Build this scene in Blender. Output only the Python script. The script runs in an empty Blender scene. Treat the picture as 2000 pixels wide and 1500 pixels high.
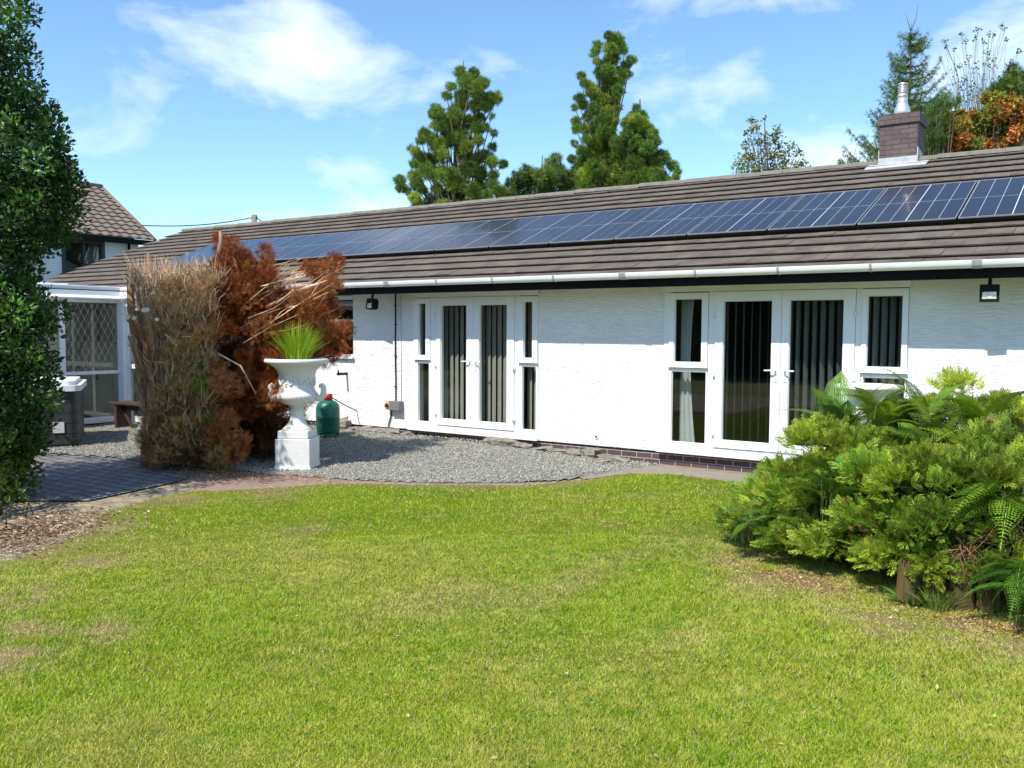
import bpy, math, random
import numpy as np
from mathutils import Matrix, Vector
R = math.radians
rng = np.random.default_rng(7); random.seed(7)
SC = bpy.context.scene; COL = SC.collection

# ------------------------------------------------------------------ camera
FPX, YAW, PIT, ROL, EYE = 1741.66, R(34.58), R(3.486), R(.245), 1.78      # focal length in px of a 2000 px wide frame
fw = np.array([-math.sin(YAW)*math.cos(PIT), math.cos(YAW)*math.cos(PIT), -math.sin(PIT)])
rt = np.array([math.cos(YAW), math.sin(YAW), 0.]); up = np.cross(rt, fw)
RT = math.cos(ROL)*rt + math.sin(ROL)*up; UP = -math.sin(ROL)*rt + math.cos(ROL)*up
CAM = np.array([0, 0, EYE])
cd = bpy.data.cameras.new('camera'); co = bpy.data.objects.new('camera', cd); COL.objects.link(co)
cd.sensor_width = 36; cd.sensor_fit = 'HORIZONTAL'; cd.lens = FPX/2000*36; cd.clip_start = .05; cd.clip_end = 3000
m = Matrix.Identity(4)
for i in range(3): m[i][0], m[i][1], m[i][2], m[i][3] = RT[i], UP[i], -fw[i], CAM[i]
co.matrix_world = m; SC.camera = co
def at(px, py, d): return CAM + (fw*FPX + RT*(px-1000) - UP*(py-750))*d/FPX
def gr(px, py, z=0.):
    v = fw*FPX + RT*(px-1000) - UP*(py-750); return CAM + v*(z-EYE)/v[2]

# ------------------------------------------------------------------ light
SUN_AZ, SUN_EL = R(6), R(52.5)                    # light travels towards +Y, a little to +X
W = bpy.data.worlds.new('World'); SC.world = W; W.use_nodes = True
nt = W.node_tree; N = nt.nodes; L = nt.links
for n in list(N): N.remove(n)
wo = N.new('ShaderNodeOutputWorld'); bg = N.new('ShaderNodeBackground'); sky = N.new('ShaderNodeTexSky')
sky.sky_type = 'NISHITA'; sky.sun_disc = False; sky.sun_elevation = SUN_EL
sky.sun_rotation = math.atan2(-math.sin(SUN_AZ), -math.cos(SUN_AZ)); sky.air_density = 1.0; sky.dust_density = .2; sky.ozone_density = 2.4
tc = N.new('ShaderNodeTexCoord'); mp = N.new('ShaderNodeMapping'); mp.inputs['Scale'].default_value = (1.0, 1.0, 2.1); mp.inputs['Location'].default_value = (4.72, -8.96, -.98)
ns = N.new('ShaderNodeTexNoise'); ns.inputs['Scale'].default_value = 4.6; ns.inputs['Detail'].default_value = 9; ns.inputs['Roughness'].default_value = .56; ns.inputs['Distortion'].default_value = .25
cr = N.new('ShaderNodeValToRGB'); cr.color_ramp.elements[0].position = .51; cr.color_ramp.elements[1].position = .72
cr.color_ramp.elements[0].color = (0, 0, 0, 1); cr.color_ramp.elements[1].color = (.72, .72, .72, 1)
mx = N.new('ShaderNodeMix'); mx.data_type = 'RGBA'; mx.inputs['B'].default_value = (6.9, 7.4, 8.2, 1)
L.new(tc.outputs['Generated'], mp.inputs[0]); L.new(mp.outputs[0], ns.inputs[0]); L.new(ns.outputs[0], cr.inputs[0]); L.new(cr.outputs[0], mx.inputs['Factor'])
tn = N.new('ShaderNodeMix'); tn.data_type = 'RGBA'; tn.blend_type = 'MULTIPLY'; tn.inputs['Factor'].default_value = 1; tn.inputs['B'].default_value = (.90, 1.08, 1.16, 1); L.new(sky.outputs[0], tn.inputs['A']); L.new(tn.outputs['Result'], mx.inputs['A']); L.new(mx.outputs['Result'], bg.inputs[0]); L.new(bg.outputs[0], wo.inputs[0]); bg.inputs[1].default_value = .14
sd = bpy.data.lights.new('sun', 'SUN'); sd.energy = 4.4; sd.angle = R(.5); sd.color = (1, .945, .85)
so = bpy.data.objects.new('sun', sd); COL.objects.link(so)
so.rotation_euler = Vector((math.sin(SUN_AZ)*math.cos(SUN_EL), math.cos(SUN_AZ)*math.cos(SUN_EL), -math.sin(SUN_EL))).to_track_quat('-Z', 'Y').to_euler()
so.location = (0, -20, 30)
SC.view_settings.view_transform = 'Standard'; SC.view_settings.look = 'None'; SC.view_settings.exposure = .48; SC.view_settings.gamma = 1
SC.render.engine = 'CYCLES'; SC.cycles.transparent_max_bounces = 24; SC.cycles.max_bounces = 7

# ------------------------------------------------------------------ materials
MATS = {}
def mat(name, col=(.5, .5, .5), rough=.7, metal=0., var=0., vscale=8., bump=0., bscale=40., stretch=None, spec=.5, trans=0., attr=False, col2=None, coat=0., island=0., detail=5, emis=None):
    if name in MATS: return MATS[name]
    M = bpy.data.materials.new(name); M.use_nodes = True; t = M.node_tree; n = t.nodes; l = t.links
    p = n['Principled BSDF']; out = n['Material Output']
    p.inputs['Base Color'].default_value = (*col, 1); p.inputs['Roughness'].default_value = rough; p.inputs['Metallic'].default_value = metal
    p.inputs['Specular IOR Level'].default_value = spec; p.inputs['Coat Weight'].default_value = coat
    g = n.new('ShaderNodeTexCoord'); v = g.outputs['Object']
    if stretch:
        q = n.new('ShaderNodeMapping'); q.inputs['Scale'].default_value = stretch; l.new(v, q.inputs[0]); v = q.outputs[0]
    src = None
    if attr:
        a = n.new('ShaderNodeAttribute'); a.attribute_name = 'Col'; src = a.outputs['Color']
    if var or col2:
        z = n.new('ShaderNodeTexNoise'); z.inputs['Scale'].default_value = vscale; z.inputs['Detail'].default_value = detail; z.inputs['Roughness'].default_value = .65; l.new(v, z.inputs[0])
        if col2:
            r_ = n.new('ShaderNodeValToRGB'); r_.color_ramp.elements[0].position = .38; r_.color_ramp.elements[1].position = .62
            r_.color_ramp.elements[0].color = (*col, 1); r_.color_ramp.elements[1].color = (*col2, 1); l.new(z.outputs[0], r_.inputs[0]); src = r_.outputs[0]
        if var:
            mr = n.new('ShaderNodeMapRange'); mr.inputs[1].default_value = .25; mr.inputs[2].default_value = .75; mr.inputs[3].default_value = 1-var; mr.inputs[4].default_value = 1+var; l.new(z.outputs[0], mr.inputs[0])
            hv = n.new('ShaderNodeHueSaturation'); l.new(mr.outputs[0], hv.inputs['Value'])
            if src: l.new(src, hv.inputs['Color'])
            else: hv.inputs['Color'].default_value = (*col, 1)
            src = hv.outputs[0]
    if island:
        ge = n.new('ShaderNodeNewGeometry'); m2 = n.new('ShaderNodeMapRange'); m2.inputs[3].default_value = 1-island; m2.inputs[4].default_value = 1+island
        l.new(ge.outputs['Random Per Island'], m2.inputs[0]); hv = n.new('ShaderNodeHueSaturation'); l.new(m2.outputs[0], hv.inputs['Value'])
        if src: l.new(src, hv.inputs['Color'])
        else: hv.inputs['Color'].default_value = (*col, 1)
        src = hv.outputs[0]
    if src: l.new(src, p.inputs['Base Color'])
    if bump:
        z = n.new('ShaderNodeTexNoise'); z.inputs['Scale'].default_value = bscale; z.inputs['Detail'].default_value = 6; l.new(v, z.inputs[0])
        b = n.new('ShaderNodeBump'); b.inputs['Strength'].default_value = bump; b.inputs['Distance'].default_value = .02; l.new(z.outputs[0], b.inputs['Height']); l.new(b.outputs[0], p.inputs['Normal'])
    if trans:
        tr = n.new('ShaderNodeBsdfTranslucent'); ms = n.new('ShaderNodeMixShader'); ms.inputs[0].default_value = trans
        if src: l.new(src, tr.inputs[0])
        else: tr.inputs[0].default_value = (*col, 1)
        l.new(p.outputs[0], ms.inputs[1]); l.new(tr.outputs[0], ms.inputs[2]); l.new(ms.outputs[0], out.inputs[0])
    MATS[name] = M; return M

def glass_mat(name, tint=(.9, .93, .92), refl=1.0):
    M = bpy.data.materials.new(name); M.use_nodes = True; t = M.node_tree; n = t.nodes; l = t.links
    n.remove(n['Principled BSDF']); tr = n.new('ShaderNodeBsdfTransparent'); tr.inputs[0].default_value = (*tint, 1)
    gl = n.new('ShaderNodeBsdfGlossy'); gl.inputs['Roughness'].default_value = .01; gl.inputs[0].default_value = (1, 1, 1, 1)
    fr = n.new('ShaderNodeFresnel'); fr.inputs[0].default_value = 1.5; mu = n.new('ShaderNodeMath'); mu.operation = 'MULTIPLY'; mu.inputs[1].default_value = refl
    ms = n.new('ShaderNodeMixShader'); ge = n.new('ShaderNodeNewGeometry'); io = n.new('ShaderNodeMapRange'); io.inputs[3].default_value = 1.5; io.inputs[4].default_value = 1/1.5; l.new(ge.outputs['Backfacing'], io.inputs[0]); l.new(io.outputs[0], fr.inputs[0]); l.new(fr.outputs[0], mu.inputs[0]); l.new(mu.outputs[0], ms.inputs[0]); l.new(tr.outputs[0], ms.inputs[1]); l.new(gl.outputs[0], ms.inputs[2])
    l.new(ms.outputs[0], n['Material Output'].inputs[0]); return M

def wall_mat():
    M = mat('white_render', (.80, .80, .80), .85); t = M.node_tree; n = t.nodes; l = t.links; p = n['Principled BSDF']
    g = n.new('ShaderNodeTexCoord'); q = n.new('ShaderNodeMapping'); q.inputs['Scale'].default_value = (3.2, 3.2, 30); l.new(g.outputs['Object'], q.inputs[0])
    z = n.new('ShaderNodeTexNoise'); z.inputs['Scale'].default_value = 2.2; z.inputs['Detail'].default_value = 5; z.inputs['Roughness'].default_value = .6; z.inputs['Distortion'].default_value = .6; l.new(q.outputs[0], z.inputs[0])
    r_ = n.new('ShaderNodeValToRGB'); r_.color_ramp.elements[0].position = .34; r_.color_ramp.elements[1].position = .5; l.new(z.outputs[0], r_.inputs[0])
    z2 = n.new('ShaderNodeTexNoise'); z2.inputs['Scale'].default_value = 60; z2.inputs['Detail'].default_value = 3; l.new(g.outputs['Object'], z2.inputs[0])
    ad = n.new('ShaderNodeMath'); ad.operation = 'MULTIPLY_ADD'; ad.inputs[1].default_value = .25; l.new(z2.outputs[0], ad.inputs[0]); l.new(r_.outputs[0], ad.inputs[2])
    b = n.new('ShaderNodeBump'); b.inputs['Strength'].default_value = .55; b.inputs['Distance'].default_value = .013; l.new(ad.outputs[0], b.inputs['Height']); l.new(b.outputs[0], p.inputs['Normal'])
    # faint dirt near the ground
    z3 = n.new('ShaderNodeTexNoise'); z3.inputs['Scale'].default_value = 1.3; z3.inputs['Detail'].default_value = 6; l.new(g.outputs['Object'], z3.inputs[0])
    c = n.new('ShaderNodeValToRGB'); c.color_ramp.elements[0].color = (.76, .757, .74, 1); c.color_ramp.elements[1].color = (.815, .812, .805, 1); c.color_ramp.elements[0].position = .3; c.color_ramp.elements[1].position = .55
    l.new(z3.outputs[0], c.inputs[0]); l.new(c.outputs[0], p.inputs['Base Color']); return M

def brick_mat(name, c1, c2, mort, bw=.225, rh=.075, axes='XZ', off=(0, 0), msize=.006):
    M = mat(name, c1, .8); t = M.node_tree; n = t.nodes; l = t.links; p = n['Principled BSDF']
    g = n.new('ShaderNodeTexCoord'); sx = n.new('ShaderNodeSeparateXYZ'); cx = n.new('ShaderNodeCombineXYZ'); l.new(g.outputs['Object'], sx.inputs[0])
    if axes == 'box':
        ge = n.new('ShaderNodeNewGeometry'); s2 = n.new('ShaderNodeSeparateXYZ'); l.new(ge.outputs['Normal'], s2.inputs[0])
        ab = n.new('ShaderNodeMath'); ab.operation = 'ABSOLUTE'; l.new(s2.outputs['X'], ab.inputs[0])
        mi = n.new('ShaderNodeMix'); mi.data_type = 'FLOAT'; l.new(ab.outputs[0], mi.inputs['Factor']); l.new(sx.outputs['X'], mi.inputs['A']); l.new(sx.outputs['Y'], mi.inputs['B'])
        l.new(mi.outputs['Result'], cx.inputs[0]); l.new(sx.outputs['Z'], cx.inputs[1])
    else:
        l.new(sx.outputs[axes[0]], cx.inputs[0]); l.new(sx.outputs[axes[1]], cx.inputs[1])
    q = n.new('ShaderNodeMapping'); q.inputs['Location'].default_value = (off[0], off[1], 0); l.new(cx.outputs[0], q.inputs[0])
    zz = n.new('ShaderNodeTexNoise'); zz.inputs['Scale'].default_value = 9; l.new(q.outputs[0], zz.inputs[0])
    vm = n.new('ShaderNodeVectorMath'); vm.operation = 'MULTIPLY_ADD'; vm.inputs[1].default_value = (.006, .006, 0); l.new(zz.outputs['Color'], vm.inputs[0]); l.new(q.outputs[0], vm.inputs[2])
    b = n.new('ShaderNodeTexBrick'); b.inputs['Scale'].default_value = 1; b.inputs['Brick Width'].default_value = bw; b.inputs['Row Height'].default_value = rh
    b.inputs['Mortar Size'].default_value = msize; b.inputs['Mortar Smooth'].default_value = .3; b.inputs['Color1'].default_value = (*c1, 1); b.inputs['Color2'].default_value = (*c2, 1); b.inputs['Mortar'].default_value = (*mort, 1); b.inputs['Bias'].default_value = 0
    l.new(vm.outputs[0], b.inputs[0])
    z = n.new('ShaderNodeTexNoise'); z.inputs['Scale'].default_value = 30; z.inputs['Detail'].default_value = 5; l.new(g.outputs['Object'], z.inputs[0])
    mr = n.new('ShaderNodeMapRange'); mr.inputs[3].default_value = .6; mr.inputs[4].default_value = 1.4; l.new(z.outputs[0], mr.inputs[0])
    hv = n.new('ShaderNodeHueSaturation'); l.new(b.outputs[0], hv.inputs['Color']); l.new(mr.outputs[0], hv.inputs['Value']); l.new(hv.outputs[0], p.inputs['Base Color'])
    iv = n.new('ShaderNodeMath'); iv.operation = 'MULTIPLY_ADD'; iv.inputs[1].default_value = -1; iv.inputs[2].default_value = 1; l.new(b.outputs['Fac'], iv.inputs[0])
    a2 = n.new('ShaderNodeMath'); a2.operation = 'MULTIPLY_ADD'; a2.inputs[1].default_value = .35; l.new(z.outputs[0], a2.inputs[0]); l.new(iv.outputs[0], a2.inputs[2])
    bp = n.new('ShaderNodeBump'); bp.inputs['Strength'].default_value = .8; bp.inputs['Distance'].default_value = .008; l.new(a2.outputs[0], bp.inputs['Height']); l.new(bp.outputs[0], p.inputs['Normal'])
    return M

M_WALL = wall_mat()
M_BRICK = brick_mat('purple_brick', (.075, .045, .045), (.10, .062, .060), (.42, .38, .36), off=(.085, .0))
M_CHIM = brick_mat('chimney_brick', (.095, .066, .068), (.135, .095, .095), (.055, .042, .04), axes='box', off=(.02, .02), msize=.005)
M_SETT = brick_mat('blue_grey_setts', (.140, .132, .136), (.215, .195, .19), (.045, .036, .03), bw=.24, rh=.16, axes='XY', msize=.013)
M_EDGE = brick_mat('worn_brick_edging', (.30, .19, .15), (.27, .22, .18), (.22, .17, .12), bw=.21, rh=.105, axes='XY', msize=.008)
M_UPVC = mat('white_upvc', (.83, .835, .84), .28, var=.02, vscale=3, spec=.5)
M_GUT = mat('white_gutter_plastic', (.80, .80, .79), .35, var=.06, vscale=5)
M_BRK = mat('grey_gutter_plastic', (.45, .45, .44), .45)
M_DARK = mat('black_painted_board', (.006, .006, .007), .7, var=.3, vscale=6, spec=.15)
M_TILE = mat('brown_concrete_tile', (.165, .138, .115), .92, col2=(.112, .091, .077), vscale=3.4, bump=.6, bscale=70, island=.07, detail=9, spec=.2)
M_RIDGE = mat('grey_mossy_ridge_tile', (.20, .175, .15), .9, col2=(.14, .14, .105), vscale=7, bump=.6, bscale=40, detail=8)
M_PANT = mat('brown_interlocking_tile', (.20, .15, .115), .9, col2=(.16, .125, .10), vscale=3, bump=.4, bscale=50)
M_GLASS = glass_mat('window_glass', (.90, .93, .92), 1.0)
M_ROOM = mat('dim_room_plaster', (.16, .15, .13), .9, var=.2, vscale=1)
M_CARPET = mat('dark_carpet', (.06, .05, .04), .95, var=.2, vscale=3)
M_BLIND = mat('beige_blind_fabric', (.36, .34, .29), .85, var=.05, vscale=3)
M_BLIND2 = mat('grey_blind_fabric', (.24, .25, .245), .85, var=.05, vscale=3)
M_CURT = mat('pale_curtain_fabric', (.62, .60, .55), .85, var=.08, vscale=4)
M_STONE = mat('white_cast_stone', (.74, .735, .71), .6, var=.06, vscale=4, bump=.3, bscale=60, col2=(.66, .65, .60))
M_METAL = mat('aluminium_flue', (.72, .72, .72), .38, metal=.75, var=.08, vscale=8)
M_LEAD = mat('grey_lead_flashing', (.42, .43, .44), .6, var=.22, vscale=9, bump=.2, bscale=20)
M_GREEN = mat('green_gas_paint', (.004, .105, .07), .42, var=.18, vscale=6, coat=.1)
M_RED = mat('red_plastic', (.32, .012, .012), .4)
M_GREY = mat('grey_plastic', (.17, .175, .19), .5, var=.05)
M_YEL = mat('yellow_plastic', (.62, .42, .14), .5)
M_BLACK = mat('black_plastic', (.006, .006, .006), .65, spec=.2)
M_LAMPG = mat('lamp_reflector', (.62, .60, .42), .25, metal=.3, var=.35, vscale=30)
M_CHROME = mat('white_metal_handle', (.78, .78, .78), .25, spec=.6)
M_TUB = mat('dark_grey_cladding', (.030, .032, .037), .55, var=.25, vscale=4, bump=.15, bscale=30)
M_COVER = mat('white_vinyl_cover', (.74, .75, .80), .4, var=.04)
M_BENCH = mat('dark_brown_timber', (.065, .028, .02), .6, var=.35, vscale=8, stretch=(1, 6, 6), bump=.3, bscale=20)
M_BARK = mat('brown_conifer_bark', (.40, .235, .135), .9, col2=(.20, .115, .065), vscale=5, stretch=(6, 6, .8), bump=.8, bscale=14, island=.25)
M_TWIG = mat('pale_dry_twig', (.78, .60, .40), .9, col2=(.42, .26, .15), vscale=5, island=.55)
M_GTRUNK = mat('grey_green_bark', (.10, .085, .05), .9, var=.3, vscale=10, bump=.5, bscale=30)
M_CUT = mat('pale_cut_wood', (.72, .56, .36), .7, var=.1, vscale=20)
M_LEAF = mat('foliage', attr=True, rough=.55, trans=.28, island=.22, spec=.35)
M_HOLLY = mat('glossy_foliage', attr=True, rough=.46, trans=.16, island=.30, spec=.3)
M_DRY = mat('dead_foliage', attr=True, rough=.85, trans=.2, island=.3, spec=.15)
M_PANEL = mat('blue_silicon_cell', (.017, .017, .026), .24, spec=.35, coat=.30, var=.10, vscale=1.2, island=.12)
M_PFRAME = mat('silver_panel_frame', (.42, .42, .43), .4, metal=.6)
M_PLINE = mat('pale_grid_line', (.62, .64, .70), .4)
M_ROCK = mat('grey_slate_rock', (.13, .12, .105), .85, col2=(.27, .24, .19), vscale=9, bump=.8, bscale=25, detail=8)
M_PLANK = mat('mossy_weathered_timber', (.15, .095, .03), .9, col2=(.075, .06, .018), vscale=5, stretch=(5, 5, .7), bump=.6, bscale=25)
M_CREAM = mat('cream_painted_wood', (.62, .57, .44), .6, var=.06)
M_FLOOR = mat('dark_brown_floor', (.05, .035, .025), .5, var=.2)
M_FELT = mat('white_flat_roof', (.80, .80, .77), .7, var=.05, vscale=2)
M_WEATHB = mat('weathered_white_board', (.42, .41, .37), .8, col2=(.6, .59, .55), vscale=12, stretch=(.5, .5, 6))
M_LEADING = mat('pale_lead_strip', (.62, .62, .60), .5)
M_POLE = mat('grey_pole_timber', (.20, .19, .18), .9, var=.3, vscale=6)

# ------------------------------------------------------------------ mesh helpers
def link(o, parent=None):
    COL.objects.link(o)
    if parent is not None: o.parent = parent
    return o
def empty(name, loc=(0, 0, 0), rz=0., **k):
    o = bpy.data.objects.new(name, None); o.location = loc; o.rotation_euler = (0, 0, rz); link(o); o.empty_display_size = .1
    tag(o, **k); return o
def tag(o, label=None, category=None, group=None, kind=None):
    for a, b in (('label', label), ('category', category), ('group', group), ('kind', kind)):
        if b: o[a] = b
    return o
class MB:
    def __init__(s): s.v = []; s.f = []; s.sm = []
    def add(s, vs, fs, smooth=False):
        o = len(s.v); s.v += [tuple(map(float, q)) for q in vs]; s.f += [tuple(i+o for i in f) for f in fs]; s.sm += [smooth]*len(fs); return s
    def box(s, x0, x1, y0, y1, z0, z1, M=None):
        vs = [(x, y, z) for z in (z0, z1) for y in (y0, y1) for x in (x0, x1)]
        if M is not None: vs = [tuple(M @ Vector(q)) for q in vs]
        return s.add(vs, [(0, 2, 3, 1), (4, 5, 7, 6), (0, 1, 5, 4), (2, 6, 7, 3), (0, 4, 6, 2), (1, 3, 7, 5)])
    def tube(s, pts, rad, n=8, cap=True, smooth=True):
        pts = [np.array(p, float) for p in pts]; rad = [rad]*len(pts) if np.isscalar(rad) else rad
        vs = []; fs = []; a = None
        for i, p in enumerate(pts):
            d = pts[min(i+1, len(pts)-1)]-pts[max(i-1, 0)]; d = d/(np.linalg.norm(d)+1e-9)
            if a is None: a = np.cross(d, [0, 0, 1.] if abs(d[2]) < .9 else [1., 0, 0])
            a = a-d*(a@d); a /= np.linalg.norm(a); b = np.cross(d, a)
            for k in range(n):
                t = 2*math.pi*k/n; vs.append(p+rad[i]*(math.cos(t)*a+math.sin(t)*b))
        for i in range(len(pts)-1):
            for k in range(n): fs.append((i*n+k, i*n+(k+1) % n, (i+1)*n+(k+1) % n, (i+1)*n+k))
        s.add(vs, fs, smooth)
        if cap: o = len(s.v)-len(vs); s.f += [tuple(o+k for k in range(n))[::-1], tuple(o+(len(pts)-1)*n+k for k in range(n))]; s.sm += [False, False]
        return s
    def lathe(s, prof, c=(0, 0, 0), n=32, smooth=True, sq=False):
        vs = []; fs = []
        for r, z in prof:
            for k in range(n):
                t = 2*math.pi*(k+.5)/n; q = 1/max(abs(math.cos(t)), abs(math.sin(t))) if sq else 1
                vs.append((c[0]+r*q*math.cos(t), c[1]+r*q*math.sin(t), c[2]+z))
        for i in range(len(prof)-1):
            for k in range(n): fs.append((i*n+k, i*n+(k+1) % n, (i+1)*n+(k+1) % n, (i+1)*n+k))
        s.add(vs, fs, smooth); o = len(s.v)-len(vs)
        s.f += [tuple(o+k for k in range(n))[::-1], tuple(o+(len(prof)-1)*n+k for k in range(n))]; s.sm += [False, False]; return s
    def build(s, name, m, parent=None, loc=None, bevel=0, **k):
        me = bpy.data.meshes.new(name); me.from_pydata(s.v, [], s.f); me.materials.append(m); me.polygons.foreach_set('use_smooth', s.sm); me.update()
        o = link(bpy.data.objects.new(name, me), parent)
        if loc is not None: o.location = loc
        if bevel:
            b = o.modifiers.new('bevel', 'BEVEL'); b.width = bevel; b.segments = 2; b.limit_method = 'ANGLE'; b.angle_limit = R(40)
        tag(o, **k); return o
def npmesh(name, V, F, m, parent=None, col=None, smooth=False, **k):
    """V (n,3), F (m,3|4) -> one mesh, optional point colours"""
    me = bpy.data.meshes.new(name); n = len(V); F = np.asarray(F, np.int32); c = F.shape[1]
    me.vertices.add(n); me.vertices.foreach_set('co', np.asarray(V, np.float32).ravel())
    me.loops.add(F.size); me.loops.foreach_set('vertex_index', F.ravel())
    me.polygons.add(len(F)); me.polygons.foreach_set('loop_start', np.arange(0, F.size, c, dtype=np.int32))
    me.polygons.foreach_set('use_smooth', np.full(len(F), smooth))
    if col is not None:
        a = me.color_attributes.new('Col', 'FLOAT_COLOR', 'POINT'); a.data.foreach_set('color', np.c_[col, np.ones(n)].astype(np.float32).ravel())
    me.materials.append(m); me.update(calc_edges=True); me.validate()
    o = link(bpy.data.objects.new(name, me), parent); tag(o, **k); return o
def copy_tree(o, parent=None):
    c = o.copy(); COL.objects.link(c); c.parent = parent
    for ch in list(o.children): copy_tree(ch, c)
    return c

# ---- scattering templates
def basis(d, g=rng, roll=None):
    d = d/(np.linalg.norm(d, axis=1, keepdims=True)+1e-9); h = g.normal(size=d.shape) if roll is None else np.broadcast_to(roll, d.shape).astype(float)
    a = h-d*(h*d).sum(1, keepdims=True); a /= np.linalg.norm(a, axis=1, keepdims=True)+1e-9
    return np.stack([a, d, np.cross(a, d)], 2)          # columns: x side, y along, z normal
def scatter(T, F, pos, B, sc, col=None):
    n = len(pos); k = len(T); sc = np.asarray(sc, float); sc = sc[:, None, None] if sc.ndim == 1 else sc[:, None, :]
    P = np.einsum('nij,nkj->nki', B, T[None]*sc)+pos[:, None]
    Fi = (F[None]+(np.arange(n)*k)[:, None, None]).reshape(-1, F.shape[1])
    C = None if col is None else np.repeat(col, k, 0)
    return P.reshape(-1, 3), Fi, C
LEAF = (np.array([[0, 0, 0], [.28, .45, .10], [0, 1, -.03], [-.28, .45, .10], [0, .5, 0]], float), np.array([[0, 1, 4], [1, 2, 4], [2, 3, 4], [3, 0, 4]]))
NEED = (np.array([[-.05, 0, 0], [.05, 0, 0], [0, 1, .04]], float), np.array([[0, 1, 2]]))
def quadstrip(items):
    V = []; F = []
    for p, d, n_, l, w in items:
        p = np.array(p, float); d = np.array(d, float); d /= np.linalg.norm(d); s_ = np.cross(d, n_); s_ /= np.linalg.norm(s_)+1e-9; o = len(V)
        V += [p, p+d*l*.45+s_*w, p+d*l, p+d*l*.45-s_*w]; F.append((o, o+1, o+2, o+3))
    return np.array(V), np.array(F)
def spray_t(n=8, seed=0, w=.035, droop=.15):
    r = np.random.default_rng(seed); it = []
    for i in range(n):
        t = .08+.85*i/n
        for s_ in (-1, 1):
            a = R(42+r.normal()*8); l = (.42*(1-t)+.13)*(.8+.4*r.random())
            p = (0, t, -droop*t*t); it.append((p, (s_*math.sin(a), math.cos(a), -.12+r.normal()*.12), (0, .2*r.normal(), 1), l, w))
            p2 = np.array(p)+np.array([s_*math.sin(a), math.cos(a), 0])*l*.45
            it.append((p2, (s_*math.sin(a*.3), math.cos(a*.3), r.normal()*.1), (0, 0, 1), l*.5, w*.85))
    it.append(((0, 0, 0), (0, 1, -droop), (0, 0, 1), 1.0, w*.6)); return quadstrip(it)
SPRAYS = [spray_t(5, s, .042) for s in range(5)]
FEATH = [spray_t(6, s+20, .022, .3) for s in range(4)]
def tuft_t(n=16, seed=0, w=.05, spread=1.0):
    r = np.random.default_rng(seed); it = []
    for i in range(n):
        d = r.normal(size=3)*np.array([1, .5, 1])*spread*.7+np.array([0, .9, 0]); it.append(((0, 0, 0), d, r.normal(size=3), .7+.4*r.random(), w))
    return quadstrip(it)
TUFTS = [tuft_t(13, s, .036) for s in range(4)]
def frond_t(seed=0, pairs=20):
    r = np.random.default_rng(seed); it = []; arch = .55+.25*r.random()
    for i in range(pairs):
        t = .12+.86*i/pairs; p = np.array([0, t*(1-.1*t), .25*t-arch*t*t]); ll = .22*math.sin(math.pi*min(1, (t+.10)**.70))**.8*(1 if t < .6 else 1-(t-.6)*1.0)+.015
        for s_ in (-1, 1):
            d = np.array([s_*.93, .36, -.10+r.normal()*.05]); d /= np.linalg.norm(d); q = max(3, int(ll*26))
            for j in range(q):
                u = (j+.5)/q; pp = p+d*ll*u+np.array([0, 0, -.06*u*u*ll*3]); l2 = ll*.26*(1-u)+.013
                for s2 in (-1, 1): it.append((pp, d*.35+np.array([0, s2*.9, 0]), (0, 0, 1), l2, .0088+.004*(1-u)))
            it.append((p, d, (0, 0, 1), ll, .010))
    for i in range(8):
        t = i/8; t2 = (i+1)/8; a = np.array([0, t*(1-.1*t), .25*t-arch*t*t]); b = np.array([0, t2*(1-.1*t2), .25*t2-arch*t2*t2]); it.append((a, b-a, (0, 0, 1), np.linalg.norm(b-a)*1.15, .008))
    return quadstrip(it)
FRONDS = [frond_t(s) for s in range(3)]
def merge(parts):
    V = []; F = []; C = []; o = 0
    for v, f, c in parts: V.append(v); F.append(f+o); C.append(c); o += len(v)
    return np.concatenate(V), np.concatenate(F), (np.concatenate(C) if C[0] is not None else None)
def multi(TS, pos, B, sc, col, g=rng):
    w = g.integers(0, len(TS), len(pos)); out = []
    for i, (T, F) in enumerate(TS):
        k = w == i
        if k.any(): out.append(scatter(T, F, pos[k], B[k], np.asarray(sc)[k], col[k]))
    return merge(out)
def noise2(x, y, s, seed=0):
    """smooth value noise, -1..1"""
    r = np.random.default_rng(seed); T = r.random((64, 64))*2-1; x = x/s+31.7; y = y/s+17.3; i = np.floor(x).astype(int); j = np.floor(y).astype(int); u = x-i; v = y-j; u = u*u*(3-2*u); v = v*v*(3-2*v)
    g = lambda a, b: T[a % 64, b % 64]
    return (g(i, j)*(1-u)+g(i+1, j)*u)*(1-v)+(g(i, j+1)*(1-u)+g(i+1, j+1)*u)*v
def inpoly(x, y, P):
    c = np.zeros(len(x), bool); n = len(P); j = n-1
    for i in range(n):
        xi, yi = P[i]; xj, yj = P[j]; k = ((yi > y) != (yj > y)) & (x < (xj-xi)*(y-yi)/(yj-yi+1e-12)+xi); c ^= k; j = i
    return c
def distpoly(x, y, P):
    d = np.full(len(x), 1e9); n = len(P)
    for i in range(n):
        a = np.array(P[i]); b = np.array(P[(i+1) % n]); e = b-a; t = np.clip(((x-a[0])*e[0]+(y-a[1])*e[1])/(e@e), 0, 1); d = np.minimum(d, np.hypot(x-a[0]-t*e[0], y-a[1]-t*e[1]))
    return d
def mixc(a, b, t): t = np.clip(t, 0, 1)[:, None]; return np.asarray(a)*(1-t)+np.asarray(b)*t

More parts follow.
